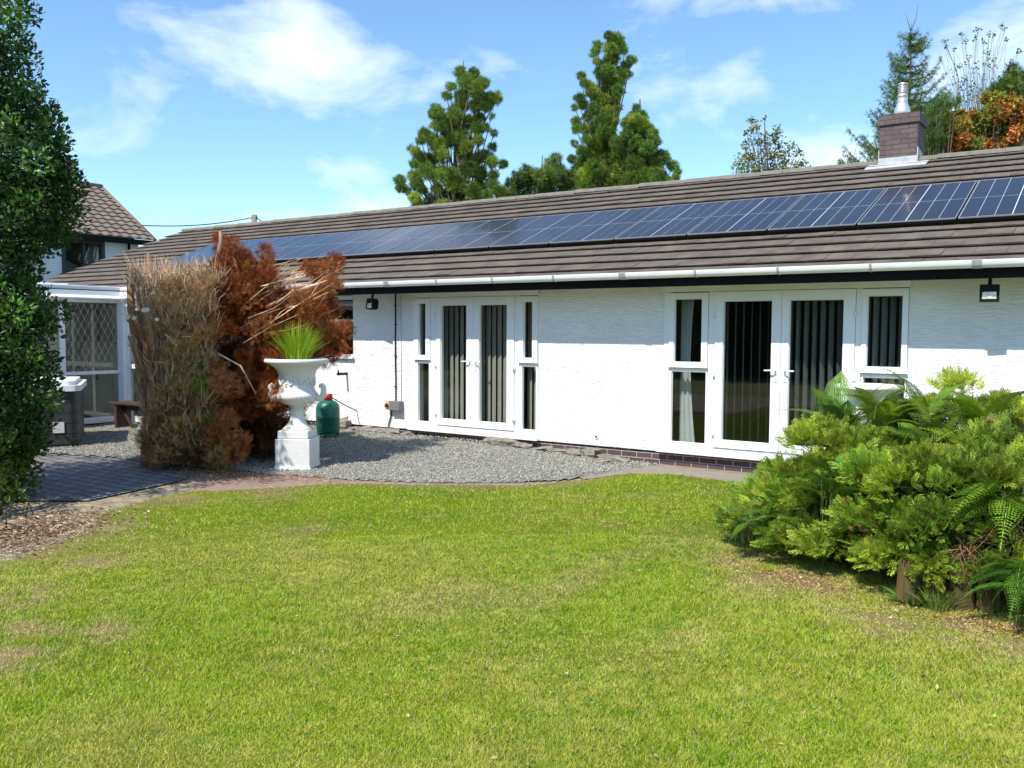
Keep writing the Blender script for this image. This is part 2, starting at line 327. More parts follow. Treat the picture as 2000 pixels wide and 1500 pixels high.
# ================================================================== GROUND
LAWN = [(8, 10.2), (-3.3, 10.0), (-3.81, 10.0), (-4.43, 10.1), (-5.02, 9.86), (-5.25, 9.12), (-5.62, 8.34), (-6.22, 7.95), (-6.85, 7.62), (-7.5, 7.15), (-7.9, 6.4), (-8.33, 5.95), (-8.3, 5.45), (-8.08, 4.75), (-7.4, 4.15), (-6.96, 3.35), (-6.9, 1.5), (-6.5, -8), (8, -8)]
GRAV = [(-5.0, 10.74), (-5.24, 9.78), (-5.39, 8.95), (-5.79, 8.45), (-6.23, 8.06), (-6.75, 7.77), (-7.32, 7.5), (-8.02, 7.33), (-8.56, 7.17), (-9.3, 7.1), (-10.4, 6.87), (-11.38, 6.9), (-12.39, 6.6), (-13.2, 5.9), (-15.3, 5.2), (-15.3, 9.5), (-13.0, 9.5), (-13.0, 10.74)]
PATH = [(-9.9, 3.6), (-9.3, 4.55), (-9.07, 4.75), (-8.73, 5.0), (-8.86, 5.6), (-9.0, 6.25), (-9.3, 6.65), (-10.0, 6.85), (-11.38, 6.85), (-12.3, 6.55), (-13.1, 5.8), (-15.0, 5.0), (-15, 3), (-11, 2.2)]
def sheet(name, P, z, m, **k):
    b = MB(); b.add([(x, y, z) for x, y in P], [tuple(range(len(P)))]); return b.build(name, m, **k)
M_SOIL = mat('dry_soil_litter', (.20, .15, .10), .95, col2=(.36, .31, .20), vscale=7, bump=.7, bscale=50, detail=9)
M_FAR = mat('rough_grass_field', (.13, .17, .035), .95, col2=(.19, .20, .06), vscale=.8, bump=.3, bscale=20)
M_PAVE = mat('grey_brown_concrete', (.27, .225, .18), .9, col2=(.21, .18, .155), vscale=7, bump=.5, bscale=45, detail=9)
sheet('ground', [(-1500, -1500), (1500, -1500), (1500, 1500), (-1500, 1500)], -.012, M_FAR, kind='structure')
sheet('soil', [(-17, -2), (-6, -2), (3, -2), (6, 10.74), (-17, 10.74)], -.006, M_SOIL, kind='structure')
sheet('path', PATH[::-1], .010, M_SETT, kind='structure')
sheet('pavement', [(-5.95, 10.78), (-5.45, 9.3), (-5.25, 9.12), (-5.02, 9.80), (-4.43, 10.04), (-3.8, 9.95), (4, 9.95), (4, 10.78)], .012, M_PAVE, kind='structure')
sheet('brick_edging', [(-5.75, 8.62), (-6.2, 8.26), (-6.75, 7.95), (-7.4, 7.65), (-8.3, 7.45), (-9.2, 7.15), (-9.6, 6.72), (-8.9, 6.35), (-8.35, 6.0), (-7.82, 6.15), (-7.3, 6.8), (-6.85, 7.45), (-6.25, 7.8), (-5.5, 8.2)], .002, M_EDGE, kind='structure')

def lawn_col(x, y):
    a = noise2(x, y, 1.7, 1); b = noise2(x, y, .55, 2); c = noise2(x, y, .17, 3); d = noise2(x+5, y, 3.1, 4)
    f = noise2(x, y, .07, 13); g = mixc(np.tile([.295, .380, .018], (len(x), 1)), np.tile([.160, .272, .013], (len(x), 1)), .45+.5*b+.4*c+.25*f)
    g = mixc(g, np.tile([.45, .425, .085], (len(x), 1)), .25+.45*a+.35*b+.3*d-.3*f)
    e = distpoly(x, y, LAWN); dry = np.clip(1-e/.42, 0, 1)*(.75+.5*b)*(x < -4.9)
    for cx, cy, r in [(*gr(20, 1178)[:2], .26), (*gr(60, 1235)[:2], .22), (*gr(30, 1290)[:2], .24), (*gr(160, 1102)[:2], .17), (*gr(210, 1030)[:2], .2), (*gr(1480, 1090)[:2], .22), (*gr(1640, 1160)[:2], .22), (*gr(1200, 1030)[:2], .14), (-4.85, 2.80, .24), (-5.9, 3.05, .20), (-5.35, 2.2, .22), (-6.35, 3.75, .25), (-1.9, 6.25, .45), (-2.4, 6.6, .3), (-7.5, 4.5, .4), (-7.95, 5.55, .35), (-7.4, 6.3, .3), (-1.2, 5.7, .35), (-.6, 5.75, .35)]:
        f9 = .55+.5*noise2(x, y, .12, 31)+.35*noise2(x, y, .04, 32); dry = np.maximum(dry, 1.5*f9*np.exp(-((x-cx)**2+(y-cy)**2)/r**2*1.4)+.35*c*np.exp(-((x-cx)**2+(y-cy)**2)/r**2))
    dry = np.maximum(dry, .6*(a > .55)*(a-.55)*2+.38*np.clip(b-.45, 0, 1)*2)
    g = mixc(g, np.tile([.46, .36, .16], (len(x), 1)), dry*.85)
    return g*(1+.14*c[:, None]), dry
xs = np.arange(-8.6, 4.05, .05); ys = np.arange(.5, 10.25, .05); X, Y = np.meshgrid(xs, ys); xf, yf = X.ravel(), Y.ravel()
ins = inpoly(xf, yf, LAWN).reshape(X.shape); q = ins[:-1, :-1] & ins[1:, :-1] & ins[:-1, 1:] & ins[1:, 1:]
jj, ii = np.nonzero(q); w_ = X.shape[1]; F = np.stack([jj*w_+ii, jj*w_+ii+1, (jj+1)*w_+ii+1, (jj+1)*w_+ii], 1)
cl, _ = lawn_col(xf, yf); lz = lambda x, y: np.maximum(.012+.010*noise2(x, y, .9, 9)+.003*noise2(x, y, .15, 8), .001); zz = lz(xf, yf)
M_TURF = mat('lawn_turf', attr=True, rough=.95, var=.35, vscale=45, bump=.9, bscale=90, spec=.1)
npmesh('lawn', np.c_[xf, yf, zz], F, M_TURF, col=cl*.50, smooth=True, kind='structure')  # turf colour darkened to paint shaded gaps between the blades
def blades():
    r = np.random.default_rng(11); P = []
    for n, r0, r1 in ((330000, 1.5, 4.6), (330000, 4.6, 7.6), (150000, 7.6, 13)):
        th = R(90)+YAW+R(32)*(r.random(n*1)*2-1); rr = np.sqrt(r.random(n)*(r1*r1-r0*r0)+r0*r0)
        x = rr*np.cos(th); y = rr*np.sin(th); k = inpoly(x, y, LAWN) & (x < 4); P.append(np.c_[x, y, rr][k])
    P = np.concatenate(P); x, y, rr = P.T
    c, dry = lawn_col(x, y); keep = r.random(len(x)) > dry*.55; x, y, rr, c, dry = x[keep], y[keep], rr[keep], c[keep], dry[keep]; n = len(x)
    clump = .5+.5*noise2(x, y, .10, 21); h = (.007+.012*r.random(n)+.013*clump*clump)*(1-.5*np.clip(dry, 0, 1))*(1+.3*noise2(x, y, .8, 22)); w = .0014+.00030*rr*(.6+.8*r.random(n))
    a = r.random(n)*2*math.pi; lean = .35+.9*r.random(n); dx = np.cos(a)*h*lean; dy = np.sin(a)*h*lean; a2 = r.random(n)*math.pi; wx = np.cos(a2)*w; wy = np.sin(a2)*w; z0 = lz(x, y)-.001
    V = np.stack([np.c_[x-wx, y-wy, z0], np.c_[x+wx, y+wy, z0], np.c_[x+dx, y+dy, z0+h]], 1).reshape(-1, 3)
    straw = r.random(n) < .10+.3*np.clip(dry, 0, 1); c = np.where(straw[:, None], [.50, .43, .21], c*(.85+.5*r.random(n))[:, None]); cc = np.repeat(c, 3, 0)*1.12
    npmesh('grass', V, np.arange(3*n).reshape(-1, 3), mat('grass_blade', attr=True, rough=.6, trans=.3, spec=.25), col=cc, kind='stuff', label='short mown grass of the lawn, green with straw coloured patches')
blades()
# gravel: a sheet that rises gently to the wall, with loose stones on it
def gz(x, y): s_ = np.clip((y-8.6)/1.9, 0, 1); t = np.clip((-5.2-x)/3.2, 0, 1); return .030+.085*(s_*s_*(3-2*s_))*(t*t*(3-2*t))+.008*noise2(x, y, .6, 5)
xs = np.arange(-15.4, -4.9, .07); ys = np.arange(5.1, 10.82, .07); X, Y = np.meshgrid(xs, ys); xf, yf = X.ravel(), Y.ravel(); ins = inpoly(xf, yf, GRAV).reshape(X.shape)
q = ins[:-1, :-1] & ins[1:, :-1] & ins[:-1, 1:] & ins[1:, 1:]; jj, ii = np.nonzero(q); w_ = X.shape[1]; F = np.stack([jj*w_+ii, jj*w_+ii+1, (jj+1)*w_+ii+1, (jj+1)*w_+ii], 1)
M_GRAV = mat('grey_gravel_bed', (.20, .205, .185), .95, col2=(.33, .33, .30), vscale=60, bump=1.0, bscale=70)
npmesh('gravel_bed', np.c_[xf, yf, (gz(xf, yf)-.012)*np.clip(distpoly(xf, yf, GRAV)/.16+.12, 0, 1)+.004], F, M_GRAV, smooth=True, kind='structure')
def stones():
    r = np.random.default_rng(5); n = 62000; x = r.uniform(-15.3, -4.9, n); y = r.uniform(5.1, 10.75, n); k = inpoly(x, y, GRAV) & ((distpoly(x, y, GRAV) > .03) | (r.random(n) < .5)); x, y = x[k], y[k]; n = len(x)
    x += r.normal(size=n)*.03; y += r.normal(size=n)*.03
    ph = (1+5**.5)/2; T = np.array([[1, 0, 0], [-1, 0, 0], [0, 1, 0], [0, -1, 0], [0, 0, 1], [0, 0, -1]], float); F = np.array([[0, 2, 4], [2, 1, 4], [1, 3, 4], [3, 0, 4], [2, 0, 5], [1, 2, 5], [3, 1, 5], [0, 3, 5]])
    sc = r.uniform(.006, .015, (n, 3))*np.array([1.15, 1, .7]); B = basis(r.normal(size=(n, 3))*[1, 1, .35], r); v = r.random(n)
    c = mixc(np.tile([.17, .168, .145], (n, 1)), np.tile([.50, .475, .41], (n, 1)), v**1.6); br = r.random(n) < .09; c[br] = [.42, .30, .18]
    V, F, C = scatter(T, F, np.c_[x, y, gz(x, y)-.004+r.random(n)*.006], B, sc, c)
    npmesh('gravel', V, F, mat('gravel_stone', attr=True, rough=.85), col=C, kind='stuff', label='loose grey green gravel chippings')
stones()

# ================================================================== BUNGALOW
D = 10.75; X0, X1 = -20.6, 4.6
house = empty('bungalow', (-8, D, 0), label='long white bungalow with brown tiled roof and a brick chimney', category='house')
HO = np.array([-8, D, 0.])
class HB(MB):
    def build(s, name, m, parent=None, **k):
        p = parent or house; w = np.array([0., 0, 0]); q = p
        while q is not None: w += np.array(q.location); q = q.parent
        s.v = [tuple(np.array(v)-w) for v in s.v]; return MB.build(s, name, m, p, **k)
OPEN = [(-12.35, -10.63, 1.315, 2.40), (-9.315, -6.947, .187, 2.345), (-4.992, -2.016, .187, 2.345)]
xs_ = sorted({X0, X1, *[o[0] for o in OPEN], *[o[1] for o in OPEN]}); zs_ = [.187, 1.315, 2.345, 2.55]
b = HB()
for i in range(len(xs_)-1):
    for j in range(3):
        xm = (xs_[i]+xs_[i+1])/2; zm = (zs_[j]+zs_[j+1])/2
        if any(o[0] < xm < o[1] and o[2] < zm < o[3] for o in OPEN): continue
        b.add([(xs_[i], D, zs_[j]), (xs_[i+1], D, zs_[j]), (xs_[i+1], D, zs_[j+1]), (xs_[i], D, zs_[j+1])], [(0, 1, 2, 3)])
for o in OPEN:
    for x, s_ in ((o[0], 1), (o[1], -1)): b.add([(x, D, o[2]), (x, D+.25, o[2]), (x, D+.25, o[3]), (x, D, o[3])], [(0, 1, 2, 3)[::s_]])
    b.add([(o[0], D, o[3]), (o[1], D, o[3]), (o[1], D+.25, o[3]), (o[0], D+.25, o[3])], [(0, 1, 2, 3)]); b.add([(o[0], D, o[2]), (o[1], D, o[2]), (o[1], D+.25, o[2]), (o[0], D+.25, o[2])], [(0, 3, 2, 1)])
# side and back walls with gables, and the lower lip of the render
for x in (X0, X1): b.add([(x, D, .187), (x, 18.99, .187), (x, 18.99, 2.6), (x, 14.87, 4.26), (x, D, 2.6)], [(0, 1, 2, 3, 4)])
b.add([(X0, 18.99, 0), (X1, 18.99, 0), (X1, 18.99, 2.6), (X0, 18.99, 2.6)], [(0, 3, 2, 1)])
b.add([(X0, D, .187), (X1, D, .187), (X1, D+.05, .187), (X0, D+.05, .187)], [(0, 3, 2, 1)])
b.build('wall', M_WALL)
HB().box(X0+.02, X1-.02, D+.028, D+.2, -.3, .1865).build('brick_plinth', M_BRICK)
# roof ------------------------------------------------------------
SL = R(22); cs, sn = math.cos(SL), math.sin(SL); EY, EZ = 10.2, 2.485
def rp(x, s_, h=0.): return (x, EY+s_*cs-h*sn, EZ+s_*sn+h*cs)
RL = (14.87-EY)/cs
b = HB(); b.add([rp(X0-.25, -.05, -.01), rp(X1+.2, -.05, -.01), rp(X1+.2, RL, -.01), rp(X0-.25, RL, -.01)], [(0, 1, 2, 3)])
mz = lambda p: (p[0], 2*14.87-p[1], p[2])
b.add([mz(rp(X0-.25, -.05)), mz(rp(X1+.2, -.05)), mz(rp(X1+.2, RL)), mz(rp(X0-.25, RL))], [(3, 2, 1, 0)])
r = random.Random(3); g_ = .33; k = -1
while True:
    s0 = .13+g_*k; s1 = min(s0+g_+.03, RL)
    if s0 > RL-.05: break
    x = X0-.28-(.15 if k % 2 else 0)
    while x < X1+.2:
        w = .298; j = r.gauss(0, .003); h0 = .052+r.gauss(0, .0015); e = r.gauss(0, .004); s_ = max(s0+e, -.06)
        a0, a1, a2, a3 = rp(x+.001, s_, h0), rp(x+w, s_, h0+j), rp(x+w, s1, .016+j*.3), rp(x+.001, s1, .016)
        lo = .036; b_0, b_1 = rp(x+.001, s_+.003, lo), rp(x+w, s_+.003, lo); c0_, c1 = rp(x+.001, s_+.075, .026), rp(x+w, s_+.075, .026); e0, e1 = rp(x+.001, s_+.08, .005), rp(x+w, s_+.08, .005)
        b.add([a0, a1, a2, a3, b_0, b_1, c0_, c1, e0, e1], [(0, 1, 2, 3), (4, 5, 1, 0), (6, 7, 5, 4), (8, 9, 7, 6), (5, 7, 2, 1), (4, 0, 3, 6)]); x += .3005
    k += 1
roof = b.build('roof', M_TILE)
b = HB(); x = X0-.3
while x < X1+.2:
    for s_ in (0,):
        n = 6; pr_ = [(math.cos(math.pi*i/n)*.145, math.sin(math.pi*i/n)*.085-.02) for i in range(n+1)]; l_ = .448; dz = r.gauss(0, .003); vs = []
        for xx, e in ((x, .006), (x+l_, 0)):
            for u, v in pr_: vs.append((xx, 14.87-u*(1+e*3), 4.378+v+dz+e))
        b.add(vs, [(i, i+1, i+n+2, i+n+1) for i in range(n)]+[tuple(range(n, -1, -1)), tuple(range(n+1, 2*n+2))])
    x += .45
b.build('ridge_tiles', M_RIDGE, roof)
HB().box(X0-.25, X1+.2, EY+.012, EY+.036, 2.32, 2.475).build('fascia', M_DARK)
HB().box(X0-.25, X1+.2, EY+.036, D-.001, 2.352, 2.365).build('soffit', mat('white_soffit', (.62, .62, .58), .6))
# gutter: half round, open on top
b = HB(); pr_ = [(math.cos(math.pi+math.pi*i/10)*.056, math.sin(math.pi+math.pi*i/10)*.056) for i in range(11)]; pr_ = [(-.060, .026), (-.060, .012)]+[(u, v) for u, v in pr_]+[(.056, .03)]
vs = [(x, EY-.058+u, 2.478+v) for x in (X0-.25, X1+.2) for u, v in pr_]; n = len(pr_)
b.add(vs, [(i, i+n, i+n+1, i+1) for i in range(n-1)], True)
vs = [(x, EY-.058+u*.93, 2.478+v*.93+.002) for x in (X0-.25, X1+.2) for u, v in pr_]; b.add(vs, [(i, i+1, i+n+1, i+n) for i in range(n-1)], True)
gut = b.build('gutter', M_GUT)
def gbr(x, w, m):
    b = HB(); pr2 = [(-.068, .030), (-.068, .012)]+[(math.cos(math.pi+math.pi*i/10)*.063, math.sin(math.pi+math.pi*i/10)*.063) for i in range(11)]; n = len(pr2)
    vs = [(xx, EY-.058+u, 2.478+v) for xx in (x-w, x+w) for u, v in pr2]; b.add(vs, [(i, i+n, i+n+1, i+1) for i in range(n-1)], True)
    b.add([(xx, EY-.058+u*.9, 2.478+v*.9) for xx in (x-w, x+w) for u, v in pr2], [(i, i+1, i+n+1, i+n) for i in range(n-1)], True)
    for o_ in (0, n): b.f += [(len(b.v)-4*n+o_+i, len(b.v)-4*n+o_+i+1, len(b.v)-2*n+o_+i+1, len(b.v)-2*n+o_+i) for i in range(n-1)]; b.sm += [False]*(n-1)
    return b.build('gutter_bracket', m, gut)
for i, x in enumerate([-20.3+k for k in range(25)]):
    if i % 4 == 3: gbr(x+.02, .045, M_BRK)
    else: gbr(x, .012, M_BRK)
# windows and doors ------------------------------------------------
def ring(b, x0, x1, z0, z1, px0, px1, pz0, pz1, y0, y1):
    b.box(x0, px0, y0, y1, z0, z1); b.box(px1, x1, y0, y1, z0, z1); b.box(px0, px1, y0, y1, z0, pz0); b.box(px0, px1, y0, y1, pz1, z1)
    e = .008   # rebated glazing bead
    b.box(px0, px0+e, y0+.022, y0+.04, pz0, pz1); b.box(px1-e, px1, y0+.022, y0+.04, pz0, pz1)
    b.box(px0+e, px1-e, y0+.022, y0+.04, pz0, pz0+e); b.box(px0+e, px1-e, y0+.022, y0+.04, pz1-e, pz1)
def pane(p, x0, x1, z0, z1, y, parent=None): return HB().box(x0-.003, x1+.003, y+.040, y+.046, z0-.003, z1+.003).build('pane', M_GLASS, p)
def handle(p, x, z, y, sgn):
    b = HB(); b.box(x-.016, x+.016, y-.010, y, z-.14, z+.05); b.tube([(x, y-.008, z), (x, y-.05, z), (x+sgn*.015, y-.055, z), (x+sgn*.125, y-.055, z-.003)], .010, 8)
    b.tube([(x, y-.016, z-.10), (x, y-.006, z-.10)], .009, 10); return b.build('handle', M_CHROME, p, bevel=.002)
def hinge(p, x, z, y): b = HB(); b.tube([(x, y-.010, z-.045), (x, y-.010, z+.045)], .011, 8); b.box(x-.022, x+.022, y-.006, y, z-.03, z+.03); return b.build('hinge', M_CHROME, p)
def door_set(x0, x1, sl, sr, l1, l2, pl, prr):
    yf_ = D-.012
    b = HB(); z0, z1 = .215, 2.335
    b.box(x0, x1, yf_, D+.06, 2.272, z1); b.box(x0, x1, yf_, D+.06, z0, .29)
    vx = [x0, sl[0], sl[1], l1[0], l2[1], sr[0], sr[1], x1]
    b.box(x0, sl[0]-.004, yf_, D+.06, .29, 2.272); b.box(sl[1]+.004, l1[0]-.003, yf_, D+.06, .29, 2.272); b.box(l2[1]+.003, sr[0]-.004, yf_, D+.06, .29, 2.272)
    if sr[1] < x1-.006: b.box(sr[1]+.004, x1, yf_, D+.06, .29, 2.272)
    fr_ = b.build('door_frame', M_UPVC, bevel=.003)
    HB().box(x0-.07, x1+.02, D-.075, D+.02, .186, .2145).build('door_sill', M_UPVC, fr_, bevel=.004)
    HB().box(x0-.005, x1+.005, D-.055, D-.0125, 2.275, 2.349).build('head_board', M_UPVC, fr_, bevel=.004)
    for (a0, a1), P, sg in ((l1, pl, -1), (l2, prr, 1)):
        y0 = D-.032; b = HB(); ring(b, a0, a1, .300, 2.268, P[0], P[1], .395, 2.150, y0, D+.055); lf = b.build('french_door', M_UPVC, bevel=.003)
        pane(lf, P[0], P[1], .395, 2.150, y0); hx = a1-.055 if sg < 0 else a0+.055
        handle(lf, hx, 1.30, y0, sg if False else (-1 if sg < 0 else 1)); ex = a0 if sg < 0 else a1
        for z in (.47, 1.22, 1.98): hinge(lf, ex, z, y0)
    for (a0, a1, U, Lw) in (sl, sr):
        y0 = D-.030; b = HB(); ring(b, a0, a1, 1.300, 2.262, U[0], U[1], 1.368, 2.185, y0, D+.04)
        b.box(a0-.01, a1+.01, y0-.016, y0-.001, 1.300, 1.322); w = b.build('side_window', M_UPVC, bevel=.003); pane(w, U[0], U[1], 1.368, 2.185, y0)
        b = HB(); ring(b, a0, a1, .292, 1.292, Lw[0], Lw[1], .325, 1.250, D-.010, D+.04); w = b.build('side_window', M_UPVC, bevel=.003); pane(w, Lw[0], Lw[1], .325, 1.250, D-.010)
door_set(-9.315, -6.947, (-9.267, -8.955, (-9.183, -9.041), (-9.212, -8.986)), (-7.275, -6.957, (-7.199, -7.045), (-7.231, -6.989)), (-8.825, -8.108), (-8.104, -7.361), (-8.736, -8.232), (-7.998, -7.488))
door_set(-4.992, -2.016, (-4.915, -4.385, (-4.845, -4.469), (-4.881, -4.409)), (-2.52, -2.026, (-2.463, -2.086), (-2.495, -2.045)), (-4.287, -3.449), (-3.445, -2.593), (-4.181, -3.566), (-3.353, -2.724))
# kitchen window (mostly behind the dead conifer)
b = HB(); y0 = D+.07; ring(b, -12.35, -10.63, 1.317, 2.34, -12.28, -10.66, 1.345, 2.28, y0, y0+.06); b.box(-12.28, -10.66, y0, y0+.06, 1.895, 1.94); b.box(-11.50, -11.44, y0, y0+.06, 1.345, 1.895)
kw = b.build('kitchen_window', M_UPVC, bevel=.003); pane(kw, -12.28, -10.66, 1.345, 2.28, y0)
HB().box(-12.40, -10.60, D-.06, y0, 1.285, 1.3165).build('window_sill', M_UPVC, kw, bevel=.004)
# rooms behind the glass
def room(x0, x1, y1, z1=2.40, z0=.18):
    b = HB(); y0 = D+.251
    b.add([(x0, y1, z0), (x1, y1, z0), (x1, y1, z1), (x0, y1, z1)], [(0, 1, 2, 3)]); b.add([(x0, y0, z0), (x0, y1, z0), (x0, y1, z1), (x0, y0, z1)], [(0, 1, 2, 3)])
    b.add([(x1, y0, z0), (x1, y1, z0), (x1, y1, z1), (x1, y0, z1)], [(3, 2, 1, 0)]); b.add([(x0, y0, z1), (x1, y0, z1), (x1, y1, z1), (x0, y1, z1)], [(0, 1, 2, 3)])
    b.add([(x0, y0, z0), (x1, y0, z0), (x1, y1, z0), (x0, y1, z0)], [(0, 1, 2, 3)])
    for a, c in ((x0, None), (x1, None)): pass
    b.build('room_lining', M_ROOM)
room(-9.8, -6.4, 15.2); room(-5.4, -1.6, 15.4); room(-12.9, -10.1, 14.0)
# chimney -----------------------------------------------------------
b = HB(); cx0, cx1, cy0, cy1 = -3.263, -2.722, 14.69, 15.27
b.box(cx0, cx1, cy0, cy1, 4.0, 4.935); ch = b.build('chimney', M_CHIM)
b = HB(); b.box(cx0-.028, cx1+.028, cy0-.028, cy1+.028, 4.935, 5.010); b.box(cx0-.028+.004, cx1+.024, cy0-.024, cy1+.024, 5.010, 5.085); b.build('chimney_cap', M_CHIM, ch)
b = HB(); zf = EZ+(cy0-EY)*math.tan(SL); b.box(cx0-.012, cx1+.012, cy0-.012, cy1+.012, 4.2, 4.435)
for xx0, xx1 in ((cx1, cx1+.0125), (cx0-.0125, cx0)): b.add([(xx, y, z) for xx in (xx0, xx1) for y, z in ((cy0-.013, 4.28), (cy0+.35, 4.42), (cy0+.35, 4.52), (cy0-.013, 4.56))], [(0, 3, 2, 1), (4, 5, 6, 7), (0, 1, 5, 4), (1, 2, 6, 5), (2, 3, 7, 6), (3, 0, 4, 7)])
a = [rp(cx0-.16, 4.60, .05), rp(cx1+.17, 4.60, .05), rp(cx1+.17, 4.86, .045), rp(cx0-.16, 4.86, .045)]; a2 = [(p[0], p[1], p[2]-.012) for p in a]; b.add(a+a2, [(0, 1, 2, 3), (4, 7, 6, 5), (0, 4, 5, 1), (1, 5, 6, 2), (2, 6, 7, 3), (3, 7, 4, 0)])
b.build('flashing', M_LEAD, ch)
b = HB(); b.lathe([(.118, 0), (.118, .10), (.108, .135), (.082, .205), (.074, .22), (.074, .23), (.078, .235), (.078, .245), (.072, .25), (.072, .315), (.078, .32), (.078, .33), (.070, .335), (.066, .365)], (-3.01, 14.98, 5.085), 28)
for i in range(5): b.lathe([(.066, .372+.024*i), (.072, .374+.024*i), (.072, .385+.024*i), (.066, .387+.024*i)], (-3.01, 14.98, 5.085), 24)
b.lathe([(.055, .36), (.055, .49)], (-3.01, 14.98, 5.085), 16); b.lathe([(.074, .492), (.074, .515), (.03, .53)], (-3.01, 14.98, 5.085), 24)
b.build('flue_pot', M_METAL, ch)

# solar panels ------------------------------------------------------
ang = SL; PW, PL_ = 1.082, 1.722
def panel_proto():
    root = empty('solar_panel'); t = MB(); w = PW; t.box(0, w, 0, .014, .020, .035); t.box(0, w, PL_-.014, PL_, .020, .035); t.box(0, .011, .014, PL_-.014, .020, .035); t.box(w-.011, w, .014, PL_-.014, .020, .035); t.build('frame', M_PFRAME, root)
    t = MB()
    cw = (w-.022)/6
    for i in range(6):
        for j in range(2): t.box(.011+cw*i+(.005 if i == 3 else .0022), .011+cw*(i+1)-(.005 if i == 2 else .0022), .014+(PL_-.028)/2*j+.005, .014+(PL_-.028)/2*(j+1)-.005, .0292, .0302)
    t.build('cells', M_PANEL, root)
    t = MB(); t.box(.011, w-.011, .014, PL_-.014, .024, .0288); t.build('backsheet', M_PLINE, root); t = MB(); t.box(.002, w-.002, .002, PL_-.002, -.01, .0195); t.build('underside', M_BLACK, root); return root
proto = panel_proto(); q0 = np.array([-12.70, 11.375, 3.083])
for i in range(-4, 16):
    o = proto if i == -4 else copy_tree(proto)
    o.location = (q0[0]+1.105*i-.0, q0[1], q0[2]-.035); o.rotation_euler = (ang, 0, 0)
    n_ = i+5; nm = ['first', 'second', 'third', 'fourth', 'fifth', 'sixth', 'seventh', 'eighth', 'ninth', 'tenth', 'eleventh', 'twelfth', 'thirteenth', 'fourteenth', 'fifteenth', 'sixteenth', 'seventeenth', 'eighteenth', 'nineteenth', 'twentieth'][i+4]
    lab = f'blue solar panel on the brown roof, {nm} from the left end of the row'
    if n_ == 14: lab = 'blue solar panel on the brown roof reflecting the chimney pot'
    tag(o, label=lab, category='solar panel', group='solar panels in a row on the bungalow roof')
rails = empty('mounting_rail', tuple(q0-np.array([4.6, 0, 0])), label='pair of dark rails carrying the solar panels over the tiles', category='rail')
for s_ in (.35, 1.35):
    t = MB(); t.box(0, 22.5, s_-.02, s_+.02, -.085, -.037); o = t.build('rail', M_BLACK, rails); o.rotation_euler = (ang, 0, 0)
t = MB()
for k in range(20): t.box(-.02+1.105*k, .02+1.105*k, -.01, .02, -.09, -.037)
o = t.build('hooks', M_BLACK, rails); o.rotation_euler = (ang, 0, 0)

t = MB(); t.box(0, 22.3, .012, .02, -.098, -.037); o = t.build('shadow_gap_strip', M_BLACK, rails); o.rotation_euler = (ang, 0, 0)  # black strip added to stand in for the shaded gap under the panels
# blinds and curtains ----------------------------------------------
def blind(name, xs, ang_, w, m, lab, z0=.24, z1=2.24, y=D+.17):
    root = empty(name, (float(np.mean(xs)), y, z0), label=lab, category='blind', group=None)
    t = MB(); c_, s_ = math.cos(ang_), math.sin(ang_)
    for x in xs:
        x -= root.location[0]; j = random.gauss(0, .05); c2, s2 = math.cos(ang_+j), math.sin(ang_+j)
        t.add([(x-w/2*c2, -w/2*s2, 0), (x+w/2*c2, w/2*s2, 0), (x+w/2*c2, w/2*s2, z1-z0), (x-w/2*c2, -w/2*s2, z1-z0)], [(0, 1, 2, 3)])
    t.build('slats', m, root); t = MB(); t.box(min(xs)-.08-root.location[0], max(xs)+.08-root.location[0], -.025, .025, z1-z0+.001, z1-z0+.04); t.build('headrail', M_UPVC, root); return root
blind('vertical_blind', list(np.arange(-8.78, -7.35, .102)), R(-24), .120, M_BLIND, 'beige vertical blind behind the narrower pair of french doors beside the switch box')
blind('vertical_blind', list(np.arange(-7.21, -6.97, .102)), R(-24), .120, M_BLIND, 'short beige vertical blind in the side window right of the narrower doors')
blind('vertical_blind', list(np.arange(-4.30, -3.50, .105)), R(98), .085, M_BLIND2, 'grey vertical blind turned edge on behind the left leaf of the wider doors')
blind('vertical_blind', list(np.arange(-3.40, -2.60, .098)), R(68), .089, M_BLIND2, 'grey vertical blind half open behind the right leaf of the wider doors')
blind('vertical_blind', list(np.arange(-2.50, -2.05, .092)), R(58), .089, M_BLIND2, 'grey vertical blind in the side window behind the fern clump')
def curtain(x0, x1, m, lab, z0=.22, z1=2.24, y=D+.22, taper=0.):
    n = int((x1-x0)/.012); V = []; F = []
    for j in range(9):
        f = j/8
        for i in range(n+1):
            u = i/n; xx = x0+(x1-x0)*u*(1-taper*abs(math.sin(f*2.6))); V.append((xx-x0, .022*math.sin(u*(x1-x0)*70+f*.6), (z1-z0)*f))
    for j in range(8):
        for i in range(n): F.append((j*(n+1)+i, j*(n+1)+i+1, (j+1)*(n+1)+i+1, (j+1)*(n+1)+i))
    t = MB(); t.add(V, F, True); return t.build('curtain', m, loc=(x0, y, z0), label=lab, category='curtain')
curtain(-9.19, -8.99, M_CURT, 'pale curtain in the side window left of the narrower doors')
curtain(-4.86, -4.62, mat('silver_curtain', (.5, .5, .5), .5, var=.1), 'silver grey curtain gathered in the side window left of the wider doors', taper=.35)

